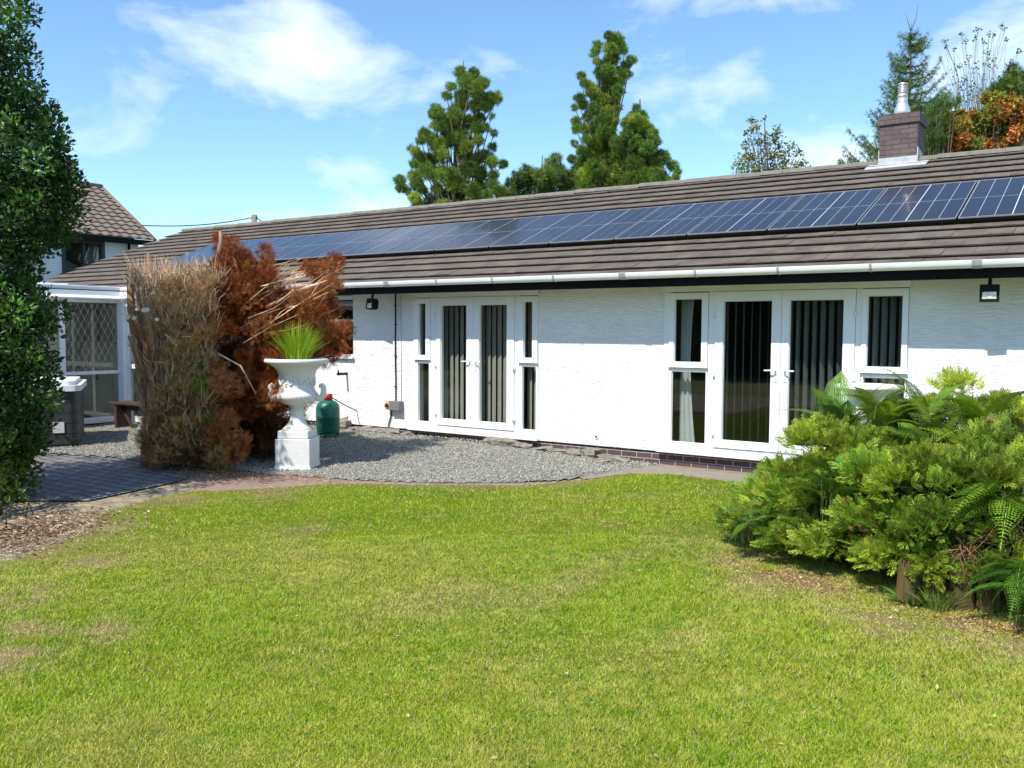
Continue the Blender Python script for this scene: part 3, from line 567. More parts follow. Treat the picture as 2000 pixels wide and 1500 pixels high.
# ================================================================== CONSERVATORY
cons = empty('conservatory', (-15.3, 9.5, 0), label='white flat roofed conservatory with diamond leaded glass beside the dead conifer', category='conservatory')
class CB(HB):
    def build(s, name, m, parent=None, **k): return HB.build(s, name, m, parent or cons, **k)
CX = -15.3; CY0 = 4.6; CYF = 9.5
def leadx(y0, y1, z0, z1, x):           # diamond lattice in a plane of constant x
    b = CB(); dy, dz = .125, .235; wq = .0026; L_ = 40
    for s_ in (-1, 1):
        for k in range(-L_, L_):
            # line: (y-y0)/dy*s_ + (z-z0)/dz = k
            pts = []
            for yy in (y0, y1):
                z = z0+dz*(k-s_*(yy-y0)/dy)
                if z0 <= z <= z1: pts.append((yy, z))
            for zz_ in (z0, z1):
                yy = y0+dy*s_*(k-(zz_-z0)/dz)
                if y0 < yy < y1: pts.append((yy, zz_))
            if len(pts) >= 2:
                a = np.array(pts[0]); c = np.array(pts[1]); d = c-a; ln = np.linalg.norm(d)
                if ln < .02: continue
                nn = np.array([-d[1], d[0]])/ln*wq; xo = .003 if s_ > 0 else .0045
                b.add([(x+xo, *(a+nn)), (x+xo, *(c+nn)), (x+xo, *(c-nn)), (x+xo, *(a-nn))], [(3, 2, 1, 0)])
    return b
def leadface(x0, x1, z0, z1, y):
    b = leadx(x0, x1, z0, z1, 0); b.v = [(v[1], y-v[0], v[2]) for v in b.v]; return b
ypanes = [(4.72, 5.90), (5.98, 7.12), (7.20, 8.33), (8.42, 9.42)]
b = CB(); b.box(CX-.06, CX, CY0, CYF-.07, .06, .165); b.box(CX-.06, CX, CY0, CYF-.07, 2.235, 2.31); b.box(CX-.055, CX-.004, CY0, CYF-.07, .945, 1.005)
for y0, y1 in ((4.6, 4.72), (5.90, 5.98), (7.12, 7.20), (8.33, 8.42)): b.box(CX-.06, CX+.004, y0, y1, .165, 2.235)
b.box(CX-.07, CX+.13, CYF-.07, CYF+.12, .03, 2.31)       # corner post
xpan = [(-15.10, -14.42), (-14.34, -13.72), (-13.64, -13.08)]
b.box(-15.17, -13.0, CYF+.0, CYF+.06, .06, .165); b.box(-15.17, -13.0, CYF, CYF+.06, 2.235, 2.31); b.box(-15.16, -13.01, CYF+.004, CYF+.055, 1.04, 1.12)
for x0, x1 in ((-15.169, -15.10), (-14.42, -14.34), (-13.72, -13.64), (-13.08, -13.0)): b.box(x0, x1, CYF-.004, CYF+.064, .165, 2.235)
b.box(-13.06, -13.0, CYF+.065, D-.002, .03, 2.31)
fr_ = b.build('frame', M_UPVC, bevel=.003)
for y0, y1 in ypanes:
    CB().box(CX-.034, CX-.030, y0, y1, .165, .945).build('pane', M_GLASS); p = CB().box(CX-.034, CX-.030, y0, y1, 1.005, 2.235).build('pane', M_GLASS)
    leadx(y0, y1, 1.005, 2.235, CX-.030).build('lead_lattice', M_LEADING, p)
for x0, x1 in xpan:
    CB().box(x0, x1, CYF+.030, CYF+.034, .165, 1.04).build('pane', M_GLASS); p = CB().box(x0, x1, CYF+.030, CYF+.034, 1.12, 2.235).build('pane', M_GLASS)
    leadface(x0, x1, 1.12, 2.235, CYF+.030).build('lead_lattice', M_LEADING, p)
b = CB(); b.box(-19.2, CX+.10, CY0-.1, D-.1, 2.335, 2.44); b.box(CX+.10, -12.93, CYF-.10, D-.1, 2.335, 2.44); b.build('fascia', M_UPVC, bevel=.004)
b = CB(); b.box(-19.2, CX+.06, CY0-.06, D-.5, 2.455, 2.53); b.box(CX+.06, -12.97, CYF-.06, D-.5, 2.455, 2.53); b.box(-19.2, -16.2, 5.2, 9.0, 2.531, 2.60); b.build('flat_roof', M_FELT, bevel=.01)
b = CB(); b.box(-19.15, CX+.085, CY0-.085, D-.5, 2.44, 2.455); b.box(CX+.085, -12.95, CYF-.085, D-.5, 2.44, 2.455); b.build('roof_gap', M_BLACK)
b = CB(); b.tube([(CX+.14, CY0, 2.325), (CX+.14, CYF-.14, 2.318), (-12.95, CYF-.14, 2.315)], .038, 10); b.build('gutter', M_GUT)
b = CB(); b.box(-19.2, CX-.07, CY0, D-.002, -.01, .055); b.box(CX-.07, -13.0, CYF+.12, D-.002, -.01, .055); b.build('floor', M_FLOOR)
b = CB(); b.box(-17.9, -17.8, CY0, D, .055, 2.335); b.box(-17.8, -13.1, D-.04, D-.002, .055, 2.335); b.build('inner_wall', M_CREAM)
b = CB(); b.box(-16.6, -16.48, 8.92, 9.04, .055, 2.33); b.build('inner_post', M_CREAM)
b = CB(); b.box(-14.0, -12.9, D-.16, D-.04, 2.33, 2.47); b.box(-18.6, -16.9, 10.25, 10.32, 2.3, 2.6); b.build('weathered_board', M_WEATHB)
cup = empty('cupboard', (-16.9, 10.2, .055), R(4), label='cream painted cupboard standing inside the conservatory', category='cupboard')
MB().box(-.5, .5, -.28, .28, .10, 1.42).build('carcass', M_CREAM, cup, bevel=.01); MB().box(-.53, .53, -.31, .31, 1.421, 1.46).build('top', M_CREAM, cup, bevel=.01)
MB().box(-.52, .52, -.30, .30, 0, .099).build('base', M_CREAM, cup)
for s_ in (-1, 1): d_ = MB().box(s_*.245-.235, s_*.245+.235, -.300, -.281, .14, 1.38).build('door', M_CREAM, cup, bevel=.008); MB().box(s_*.05-.01, s_*.05+.01, -.325, -.301, .7, .82).build('handle', M_BLACK, d_)
curt2 = curtain(-17.7, -17.1, M_CURT, 'beige curtain hanging at the back of the conservatory', z0=.1, z1=2.25, y=10.5)
chr_ = empty('cane_chair', (-16.0, 8.1, .055), R(-60), label='cane chair with a hooped back inside the conservatory', category='chair')
MB().box(-.24, .24, -.24, .24, .40, .45).build('seat', M_BENCH, chr_, bevel=.02)
t = MB(); t.tube([(-.24, .22, .45)]+[(-.26*math.cos(a), .24, .62+.36*math.sin(a)) for a in np.linspace(0, math.pi, 12)]+[(.24, .22, .45)], .018, 8); t.build('back_hoop', mat('pale_cane', (.30, .2, .09), .6), chr_)
for sx in (-1, 1):
    for sy in (-1, 1): MB().tube([(sx*.2, sy*.2, .4), (sx*.22, sy*.22, 0)], .018, 8).build('leg', M_BENCH, chr_)

# ================================================================== NEIGHBOUR HOUSE, POLE
nb = empty('neighbour_house', (-24.4, 12, 0), label='two storey white house with a brown tiled roof behind the left tree', category='house')
class NB(HB):
    def build(s, name, m, parent=None, **k): return HB.build(s, name, m, parent or nb, **k)
WX = -24.35
b = NB(); b.box(WX-5, WX, 4, 13.36-.0, 0, 4.30); b.box(WX-5, WX, 14.62, 15.7, 0, 4.30); b.box(WX-5, WX, 13.36, 14.62, 0, 3.28)
b.add([(WX, 15.7, 4.3), (WX-5, 15.7, 4.3), (WX-2.5, 15.7, 6.0)], [(0, 1, 2), (2, 1, 0)]); b.build('wall', mat('pale_blue_render', (.62, .64, .70), .85, var=.04, vscale=2))
def pant(b, P00, P10, P11, P01, rows, lam=.30):
    """rows of wavy tiles from the eave edge P00-P10 to the ridge edge P01-P11"""
    P00, P10, P11, P01 = map(lambda q: np.array(q, float), (P00, P10, P11, P01)); n_ = np.cross(P10-P00, P01-P00); n_ /= np.linalg.norm(n_); ln = np.linalg.norm(P10-P00); m_ = int(ln/lam*8)
    for r_ in range(rows):
        f0, f1 = r_/rows, (r_+1.06)/rows; vs = []
        for f, h in ((f0, .0), (f0, .05), (min(f1, 1), .015)):
            A = P00+(P01-P00)*f; B_ = P10+(P11-P10)*f
            for i in range(m_+1):
                u = i/m_; vs.append(A+(B_-A)*u+n_*(h+(.020*math.sin(2*math.pi*u*ln/lam) if h else 0)))
        b.add(vs, [(k*(m_+1)+i, k*(m_+1)+i+1, (k+1)*(m_+1)+i+1, (k+1)*(m_+1)+i) for k in range(2) for i in range(m_)], False)
b = NB(); pant(b, (-24.0, 4, 4.386), (-24.0, 16.02, 4.386), (-26.8, 16.02, 6.2), (-26.8, 4, 6.2), 13)
b.add([(-29.6, 4, 4.386), (-29.6, 16.02, 4.386), (-26.8, 16.02, 6.2), (-26.8, 4, 6.2)], [(0, 3, 2, 1)]); rfn = b.build('roof', M_PANT)
b = NB(); b.tube([(-26.8, 4, 6.2), (-26.8, 16.05, 6.2)], .10, 8); b.build('ridge_tiles', M_PANT, rfn)
b = NB(); b.tube([(-24.0, 16.03, 4.40), (-26.8, 16.03, 6.22)], .05, 6); b.build('verge', M_PANT, rfn)
b = NB(); b.box(-24.06, -24.0, 4, 16.0, 4.23, 4.375); b.box(WX+.01, -24.061, 4, 15.99, 4.25, 4.28); b.build('fascia', M_DARK)
b = NB(); b.box(WX-.15, WX+.03, 13.36, 13.46, 3.28, 4.25); b.box(WX-.15, WX+.03, 14.52, 14.62, 3.28, 4.25); b.box(WX-.15, WX+.03, 13.46, 14.52, 3.28, 3.42); b.box(WX-.15, WX+.03, 13.46, 14.52, 4.17, 4.25); b.box(WX-.12, WX+.02, 13.97, 14.02, 3.42, 4.17)
nw = b.build('window', mat('dark_window_frame', (.02, .03, .035), .5)); NB().box(WX-.06, WX-.05, 13.46, 14.52, 3.42, 4.17).build('pane', M_GLASS, nw)
NB().box(WX-.9, WX-.85, 13.36, 14.62, 3.28, 4.25).build('room_back', M_CARPET, nw)
b = NB(); b.box(WX, WX+.05, 13.3, 14.7, 3.18, 3.275); b.build('window_sill', mat('brown_sill', (.16, .09, .05), .8), nw)
b = NB(); b.tube([(WX+.07, 15.35, 4.25), (WX+.07, 15.35, 0)], .035, 8); b.build('downpipe', M_DARK)
pole = empty('utility_pole', tuple(at(499, 600, 31)*[1, 1, 0]), label='grey wooden utility pole rising behind the bungalow ridge', category='pole')
pz = at(499, 421, 31)[2]; MB().tube([(0, 0, 0), (0, 0, pz)], [.13, .09], 10).build('post', M_POLE, pole); MB().box(-.13, .13, -.04, .04, pz-.16, pz-.06).build('bracket', M_POLE, pole)
t = MB(); A = at(497, 424, 31); B1 = at(276, 440, 27); t.tube([tuple(A*(1-u)+B1*u-np.array([0, 0, .5*u*(1-u)])) for u in np.linspace(0, 1, 14)], .016, 5)
t.build('overhead_cable', M_BLACK, label='black cable sagging from the pole to the left house', category='cable')
t = MB(); B2_ = at(560, 450, 26); t.tube([tuple(A*(1-u)+B2_*u-np.array([0, 0, .2*u*(1-u)])) for u in np.linspace(0, 1, 8)], .016, 5)
t.build('overhead_cable', M_BLACK, label='short black cable dropping from the pole behind the bungalow ridge', category='cable')

# ================================================================== URNS
def urn(loc, sc, lab, plinth_h=.39, rz=YAW-R(4)):
    root = empty('urn', loc, rz, label=lab, category='urn'); root.scale = (sc,)*3; h = plinth_h
    t = MB(); t.lathe([(.237, 0), (.237, .012), (.228, .030), (.222, .055), (.218, h-.03), (.224, h-.012), (.224, h)], (0, 0, 0), 4, smooth=False, sq=False)
    t = MB()
    def sq(prof):
        vs = [(sx*r_, sy*r_, z) for r_, z in prof for sx, sy in ((-1, -1), (1, -1), (1, 1), (-1, 1))]; n = len(prof)
        t.add(vs, [(4*i+k, 4*i+(k+1) % 4, 4*i+4+(k+1) % 4, 4*i+4+k) for i in range(n-1) for k in range(4)]+[(3, 2, 1, 0), tuple(4*(n-1)+k for k in range(4))])
    sq([(.236, 0), (.236, .014), (.224, .045), (.220, .06), (.220, h-.002)]); t.build('plinth', M_STONE, root, bevel=.006)
    z = h
    t = MB()
    def sq2(prof):
        vs = [(sx*r_, sy*r_, z_) for r_, z_ in prof for sx, sy in ((-1, -1), (1, -1), (1, 1), (-1, 1))]; n = len(prof)
        t.add(vs, [(4*i+k, 4*i+(k+1) % 4, 4*i+4+(k+1) % 4, 4*i+4+k) for i in range(n-1) for k in range(4)]+[(3, 2, 1, 0), tuple(4*(n-1)+k for k in range(4))])
    sq2([(.186, z+.001), (.194, z+.012), (.194, z+.085), (.188, z+.10)]); t.build('foot_block', M_STONE, root, bevel=.006)
    t = MB(); t.lathe([(.186, .100), (.182, .112), (.168, .128), (.140, .152), (.112, .185), (.092, .225), (.082, .268), (.079, .295), (.088, .302), (.104, .318), (.108, .334), (.100, .350), (.082, .360), (.080, .385), (.100, .395), (.105, .405), (.105, .41)], (0, 0, z), 40); t.build('stem', M_STONE, root)
    # bowl with gadrooned underside
    prof = [(.100, .410, 0), (.140, .424, .004), (.185, .446, .010), (.225, .474, .014), (.252, .506, .014), (.262, .532, .008), (.262, .548, 0), (.250, .566, 0), (.232, .585, 0), (.218, .610, 0), (.212, .650, 0), (.212, .700, 0), (.216, .750, 0), (.228, .800, 0), (.248, .850, 0), (.280, .890, 0), (.330, .922, 0), (.365, .938, 0), (.372, .944, 0), (.392, .948, 0), (.400, .962, 0), (.400, .982, 0), (.390, .996, 0), (.372, 1.0, 0), (.350, .992, 0), (.335, .96, 0), (.30, .90, 0), (.02, .90, 0)]
    n = 96; vs = []; fs = []
    for r_, z_, g in prof:
        for k in range(n):
            a = 2*math.pi*k/n; rr = r_+g*abs(math.sin(a*15)); vs.append((rr*math.cos(a), rr*math.sin(a), z_+z))
    for i in range(len(prof)-1):
        for k in range(n): fs.append((i*n+k, i*n+(k+1) % n, (i+1)*n+(k+1) % n, (i+1)*n+k))
    t = MB(); t.add(vs, fs, True); bw = t.build('bowl', M_STONE, root)
    t = MB(); rr_ = random.Random(2)
    for k in range(9):                                             # scrolled relief round the neck
        a0 = 2*math.pi*k/9; pts = []
        for i in range(26):
            u = i/25; a = a0+.62*u; zz_ = z+.725+.040*math.sin(u*2*math.pi)+.012*math.sin(u*7); pts.append((.222*math.cos(a), .222*math.sin(a), zz_))
        t.tube(pts, [.004+.009*math.sin(math.pi*i/25) for i in range(26)], 6)
        for s_, cz in ((1, .79), (-1, .67)):
            c = a0+.3*(1.3 if s_ > 0 else .6); pts = [( .221*math.cos(c+.02*q*math.cos(q)), .221*math.sin(c+.02*q*math.cos(q)), z+cz+s_*.0055*q*math.sin(q)) for q in np.linspace(.5, 5.6, 20)]; t.tube(pts, [.010-.0004*i for i in range(20)], 6)
        t.tube([(.222*math.cos(a0+.1*u-.05), .222*math.sin(a0+.1*u-.05), z+.70+.06*u) for u in (0, .5, 1)], [.004, .014, .003], 6)
    t.build('relief', M_STONE, bw)
    for s_ in (-1, 1):
        t = MB(); pts = [(s_*x, 0, z+zz_) for x, zz_ in ((.235, .505), (.275, .498), (.312, .505), (.334, .530), (.342, .57), (.344, .61), (.340, .645), (.325, .665), (.305, .662), (.296, .645), (.302, .632))]
        t.tube(pts, [.036, .042, .045, .042, .038, .036, .034, .030, .025, .020, .015], 12); t.build('handle', M_STONE, root)
    return root
urn((-8.64, 7.735, .015), 1.0, 'tall white urn with scrolled handles on a square plinth holding green grass')
urn((-2.23, 9.86, 0), .84, 'white urn rim showing above the ferns by the wider doors', plinth_h=.45)
# grass plant in the urn
def grass_plant(c, n, h, spread, name, lab, cat, cols=((.40, .54, .025), (.22, .38, .025)), w=.006, parent=None, seed=4):
    r = np.random.default_rng(seed); V = []; F = []; C = []
    for i in range(n):
        a = r.random()*2*math.pi; r0 = .10*math.sqrt(r.random())*spread/.25; l = h*(.55+.45*r.random()); ln = spread*(r.random()**.8)*1.0; p = np.array([math.cos(a)*r0, math.sin(a)*r0, 0]); d = np.array([math.cos(a), math.sin(a), 0]); s_ = np.array([-d[1], d[0], 0]) if r.random() < .5 else d*.7+np.array([-d[1], d[0], 0])*.7
        cc = np.array(cols[0])*(t_ := r.random())+np.array(cols[1])*(1-t_); o = len(V)
        for j in range(6):
            u = j/5; q = p+d*ln*u**1.9+np.array([0, 0, l*(u-.18*(ln/spread)*u*u)]); ww = w*(1-u)**.6+.0006; V += [q-s_*ww, q+s_*ww]; C += [cc, cc]
        F += [(o+2*j, o+2*j+1, o+2*j+3, o+2*j+2) for j in range(5)]
    return npmesh(name, np.array(V)+np.array(c), np.array(F), M_LEAF, col=np.array(C), parent=parent, label=lab, category=cat)
gp = grass_plant((0, 0, 0), 420, .64, .36, 'ornamental_grass', 'bright green spiky grass growing out of the white urn', 'plant'); gp.location = (-8.64, 7.735, 1.30)

# ================================================================== GAS BOTTLE, SWITCH, LAMPS, BENCH, TUB
gb = empty('gas_bottle', (-10.28, 9.83, .10), label='dark green gas bottle with a red guard standing on the gravel', category='gas bottle'); gb.scale = (1.13, 1.13, 1)
MB().lathe([(.135, .045), (.158, .07), (.163, .10), (.163, .30), (.165, .303), (.163, .306), (.163, .44), (.150, .50), (.115, .545), (.07, .565), (.04, .572)], (0, 0, 0), 36).build('body', M_GREEN, gb)
t = MB(); n = 40
for k in range(n):
    a0, a1 = 2*math.pi*k/n, 2*math.pi*(k+1)/n; zt = .055 if (k % 10) > 2 else .028
    t.add([(math.cos(a)*r_, math.sin(a)*r_, z) for a in (a0, a1) for r_ in (.150, .156) for z in (0, zt)], [(2, 6, 7, 3), (0, 1, 5, 4), (1, 3, 7, 5)])
t.build('foot_ring', M_GREEN, gb)
MB().tube([(0, 0, .565), (0, 0, .66)], .018, 10).build('valve', mat('brass', (.5, .36, .12), .4, metal=.8), gb)
t = MB(); t.lathe([(.055, .565), (.060, .57), (.060, .66), (.052, .665)], (.01, 0, 0), 20); t.build('red_guard', M_RED, gb)
MB().tube([(.0, 0, .60), (-.08, .1, .62), (-.2, .5, .45), (-.25, .85, .30)], .008, 6).build('hose', M_BLACK, gb)
sw = empty('isolator_switch', (-9.62, D, .555), label='grey electrical box with a red and yellow rotary switch on the wall', category='switch box')
MB().box(-.115, .105, -.115, 0, -.075, .075).build('box', M_GREY, sw, bevel=.008); sp = MB().box(-.205, -.116, -.095, -.002, -.07, .07).build('switch_plate', M_YEL, sw, bevel=.008)
t = MB(); t.tube([(-.165, -.095, 0), (-.165, -.125, 0)], .030, 14); t.box(-.173, -.157, -.150, -.1255, -.028, .028); t.build('rotary_knob', M_RED, sp)
t = MB(); zt = 2.35-.555; t.tube([(-.055+.004*math.sin(z*5), -.016, z) for z in np.linspace(.075, zt, 14)], .011, 6); t.tube([(-.15, -.016, -.07), (-.152, -.018, -.16), (-.20, -.02, -.30), (-.215, -.03, -.42)], .010, 6)
for z in (.3, .8, 1.3, 1.6): t.box(-.072, -.038, -.030, -.001, z-.008, z+.008)
t.build('cable', M_BLACK, sw); MB().tube([(.06, -.008, .078), (.06, -.008, zt)], .004, 6).build('thin_cable', mat('pale_grey_cable', (.5, .48, .45), .6), sw)
def flood(loc, rz, tilt, lab):
    root = empty('floodlight', loc, rz, label=lab, category='lamp', group='floodlights under the eaves')
    MB().lathe([(.075, 0), (.078, .01), (.07, .022), (.055, .03)], (0, 0, -.03), 20).build('base', M_BLACK, root)
    MB().tube([(0, 0, -.03), (0, -.01, -.075), (0, -.015, -.11)], .018, 8).build('arm', M_BLACK, root)
    h = bpy.data.objects.new('lamp_head', None); T = Matrix.Translation((0, -.03, -.20)) @ Matrix.Rotation(R(tilt), 4, 'X'); bpy.data.objects.remove(h)
    t = MB(); t.box(-.09, .09, -.03, .05, -.085, .085, T); t.box(-.07, .07, .0505, .085, -.065, .065, T); t.box(-.09, .09, -.045, -.0305, .01, .085, T)
    t.box(-.09, -.066, -.045, -.0305, -.085, .0095, T); t.box(.066, .09, -.045, -.0305, -.085, .0095, T); t.box(-.0655, .0655, -.045, -.0305, -.085, -.066, T); hd = t.build('lamp_head', M_BLACK, root, bevel=.003)
    t = MB(); t.box(-.064, .064, -.037, -.031, -.064, .008, T); t.build('reflector', M_LAMPG, hd); return root
flood((-9.86, 10.42, 2.375), R(-14), -8, 'black floodlight hanging under the eaves above the switch box')
flood((-1.19, 10.40, 2.375), R(4), -8, 'black floodlight hanging under the eaves at the right edge')
vt = empty('wall_vent', (-5.99, D, .31), label='small round hole with a drip stain low on the white wall', category='vent'); MB().tube([(0, .01, 0), (0, -.012, 0)], .028, 16).build('collar', M_UPVC, vt); MB().tube([(0, -.0125, 0), (0, -.014, 0)], .016, 12).build('hole', M_BLACK, vt)
tp = empty('garden_tap', (-10.78, D, 1.03), label='dark outdoor tap on the white wall behind the urn', category='tap')
MB().tube([(0, 0, 0), (0, -.22, 0)], .022, 8).build('pipe', M_BLACK, tp); MB().tube([(0, -.19, 0), (0, -.20, .06)], .014, 8).build('spindle', M_BLACK, tp)
bn = empty('bench', (-13.95, 9.05, .04), R(4), label='dark brown timber bench with slab legs by the conservatory', category='bench')
for k in range(3): MB().box(-.72, .72, -.17+.117*k, -.17+.117*k+.108, .405, .445).build('seat_board', M_BENCH, bn, bevel=.006)
for s_ in (-1, 1): MB().box(s_*.60-.03, s_*.60+.03, -.15, .15, 0, .404).build('leg', M_BENCH, bn, bevel=.005)
MB().box(-.57, .57, -.02, .02, .30, .40).build('stretcher', M_BENCH, bn)
M_ = Matrix.Translation((-.42, -.03, .17)) @ Matrix.Rotation(R(52), 4, 'Y'); t = MB(); t.box(-.24, .24, -.02, .02, -.02, .02, M_); t.build('brace', M_BENCH, bn)
t = MB(); t.lathe([(.01, 0), (.05, .012), (.078, .05), (.08, .08), (.068, .12), (.04, .145), (.01, .152)], (0, 0, 0), 16); t.build('ball', mat('white_rubber', (.75, .75, .72), .5), loc=(-13.55, 8.75, .045), label='small white ball on the gravel under the bench', category='ball')
tub = empty('hot_tub', (-12.78, 7.20, .03), R(57), label='dark grey square hot tub with a white insulated cover', category='hot tub')
def rbox(t, x0, x1, y0, y1, z0, z1, rr, n=6):
    P = []
    for cx, cy, a0 in ((x1-rr, y0+rr, -90), (x1-rr, y1-rr, 0), (x0+rr, y1-rr, 90), (x0+rr, y0+rr, 180)):
        for i in range(n+1): a = R(a0+90*i/n); P.append((cx+rr*math.cos(a), cy+rr*math.sin(a)))
    m_ = len(P); t.add([(x, y, z) for z in (z0, z1) for x, y in P], [(i, (i+1) % m_, m_+(i+1) % m_, m_+i) for i in range(m_)]+[tuple(range(m_))[::-1], tuple(range(m_, 2*m_))])
t = MB(); rbox(t, -1.92, -.03, .03, 1.60, 0, .80, .10)
for i in range(5): rbox(t, -1.94, -.01, .01, 1.62, .03+.155*i, .03+.155*i+.147, .11)
t.build('cladding', M_TUB, tub); t = MB(); rbox(t, -1.99, .04, -.04, 1.67, .815, .90, .10); rbox(t, -1.90, -.05, .05, 1.58, .901, .955, .10); t.build('cover', M_COVER, tub)
MB().box(-.34, -.19, -.004, .009, .20, .36).build('label_plate', mat('white_sticker', (.55, .55, .55), .5), tub)
t = MB(); t.tube([(-.2, 0, .16), (-.1, -.05, .12), (-.03, -.10, .10), (-.01, -.12, 0)], .012, 6); t.build('drain_hose', M_BLACK, tub)

# ================================================================== ROCKS, PLANKS
def rock(x, y, z, sx, sy, sz, rz, seed, lab):
    r = np.random.default_rng(seed); V = []; n, m_ = 9, 6
    for j in range(m_+1):
        for i in range(n):
            th = math.pi*j/m_; ph = 2*math.pi*i/n; d = np.array([math.sin(th)*math.cos(ph), math.sin(th)*math.sin(ph), math.cos(th)]); d = np.sign(d)*np.abs(d)**.75; V.append(d*(1+.16*r.normal()*(0 < j < m_)))
    V = np.array(V)*[sx, sy, sz]; t = MB(); t.add(V, [(j*n+i, j*n+(i+1) % n, (j+1)*n+(i+1) % n, (j+1)*n+i) for j in range(m_) for i in range(n)], False)
    o = t.build('rock', M_ROCK, loc=(x, y, z), label=lab, category='rock', group='slate rocks along the foot of the wall'); o.rotation_euler = (r.normal()*.1, r.normal()*.1, rz)
rk = [(670, 832, .10, .19, .11, .085, 'rounded grey rock right of the gas bottle', .14), (693, 843, .09, .13, .08, .025, 'flat pale rock next to the rounded rock by the gas bottle', .11), (712, 840, .09, .16, .09, .03, 'dark edged flat slate left of the wall cable', .12), (735, 842, .09, .20, .10, .025, 'long thin slate under the hanging wall cable', .12),
      (768, 843, .08, .14, .09, .035, 'sandy coloured slate right of the wall cable', .12), (795, 847, .08, .10, .05, .02, 'small thin slate at the left end of the door sill', .11), (968, 858, .06, .16, .10, .05, 'dark green grey slate below the narrower doors', .10), (990, 862, .06, .17, .11, .05, 'grey slate leaning right of the dark slate below the doors', .10),
      (1025, 868, .05, .15, .09, .03, 'long low rock under the right side of the narrower doors', .08), (1062, 873, .05, .13, .08, .022, 'thin slate right of the long low rock', .07), (1090, 876, .05, .13, .06, .02, 'orange tinted flat slate on the gravel edge', .07), (1128, 876, .05, .13, .08, .04, 'pale pointed slate left of the speckled boulder', .08), (1128, 883, .04, .09, .05, .03, 'small yellowish slate under the pale pointed slate', .05),
      (1158, 882, .05, .12, .08, .06, 'speckled green boulder at the end of the gravel', .08), (1190, 893, .03, .16, .08, .03, 'dark flat slate below the speckled boulder', .05), (1205, 902, .02, .17, .09, .03, 'brown flat slate nearest the lawn', .04), (1178, 906, .02, .12, .06, .02, 'thin slate between the gravel and the lawn', .03)]
for i, (px, py, z, sx, sy, sz, lab, zc_) in enumerate(rk):
    p = gr(px, py, z); y = min(p[1], D-.06); p = p*(1, 1, 0); f_ = y/p[1]; rock(p[0]*f_, min(y, D-sy*1.2), gz(np.array([p[0]*f_]), np.array([y]))[0]+sz*.55, sx*1.15, sy*1.2, sz*1.35, R(random.uniform(-15, 40)), 100+i, lab)
ed = empty('timber_edging', (-.88, 6.24, 0), R(14), label='rotting mossy upright timbers under the right hand shrub', category='edging')
for k in range(4):
    h = .27+.06*random.random(); t = MB(); M_ = Matrix.Translation((-.24+.155*k, .01*(k % 2), 0)) @ Matrix.Rotation(random.gauss(0, .05), 4, 'Y'); n = 12; vs = [tuple(M_ @ Vector(((.074+.006*math.sin(i*2.3+k))*math.cos(2*math.pi*i/n)*(1-.12*z), .05*math.sin(2*math.pi*i/n), z*h-.03+(.02*math.sin(i*1.9+k) if z == 1 else 0)))) for z in (0, .5, 1) for i in range(n)]
    t.add(vs, [(j*n+i, j*n+(i+1) % n, (j+1)*n+(i+1) % n, (j+1)*n+i) for j in range(2) for i in range(n)]+[tuple(range(2*n, 3*n))]); t.build('post', M_PLANK, ed)

# ================================================================== VEGETATION
def cvar(base, n, g, v=.25, alt=None, pa=0.):
    c = np.tile(np.array(base, float), (n, 1))*(1+v*g.normal(size=(n, 1))).clip(.35, 2.)
    if alt is not None: k = g.random(n) < pa; c[k] = np.array(alt)*(1+v*g.normal(size=(k.sum(), 1))).clip(.4, 2)
    return c
def lobes(L_, depth, spread, g, sc=1., ox=0., oy=0.):
    """lobe list in photo pixels -> 3D centres (with their own depth) and radii"""
    C = []; Rr = []
    for x, y, r_ in L_:
        for q in range(3):
            d = depth+g.normal()*spread*(.35 if q == 0 else 1.) ; p = at(ox+x/sc, oy+y/sc, depth); v = (p-CAM)/np.linalg.norm(p-CAM); C.append(p+v*(d-depth)+g.normal(size=3)*.25*(q > 0)*r_/sc*depth/FPX); Rr.append(r_/sc*depth/FPX*(1 if q == 0 else .85))
    return np.array(C), np.array(Rr)
def pompoms(C, Rr, n, size, base, alt, g, dark=(.02, .045, .012), TS=TUFTS, upb=.25, stem=None):
    """tufts of needles pointing out of each lobe"""
    pos = []; dr = []; sz = []; co_ = []
    for c, r_ in zip(C, Rr):
        k = max(8, int(n*(r_/.3)**1.6)); d = g.normal(size=(k, 3)); d /= np.linalg.norm(d, axis=1, keepdims=True); rad = r_*(.25+.76*g.random((k, 1))**.7); pos.append(c+d*rad*[1, 1, .8]); dr.append(d+[0, 0, upb]+g.normal(size=(k, 3))*.3); sz.append(size*(.7+.6*g.random(k)))
        b_ = np.array(base) if g.random() < .7 else np.array(alt); b_ = b_*(1+.22*g.normal()); co_.append(np.abs(b_*(1+.18*g.normal(size=(k, 1)))))
    pos = np.concatenate(pos); dr = np.concatenate(dr); sz = np.concatenate(sz); co_ = np.concatenate(co_).clip(.004, .6)
    return multi(TS, pos, basis(dr, g), sz, co_, g)
def branches(base, C, rad0, g, curl=.25, rmin=.012, up=.5):
    t = MB()
    for c in C:
        z0 = base[2]+(c[2]-base[2])*up*g.uniform(.7, 1.1); a = np.array([base[0], base[1], z0]); mid = (a+c)/2+np.array([0, 0, -curl*np.linalg.norm(c-a)*.2]); t.tube([a, mid, c], [rad0*.35, rad0*.22, rmin*.7], 5, cap=False)
    return t
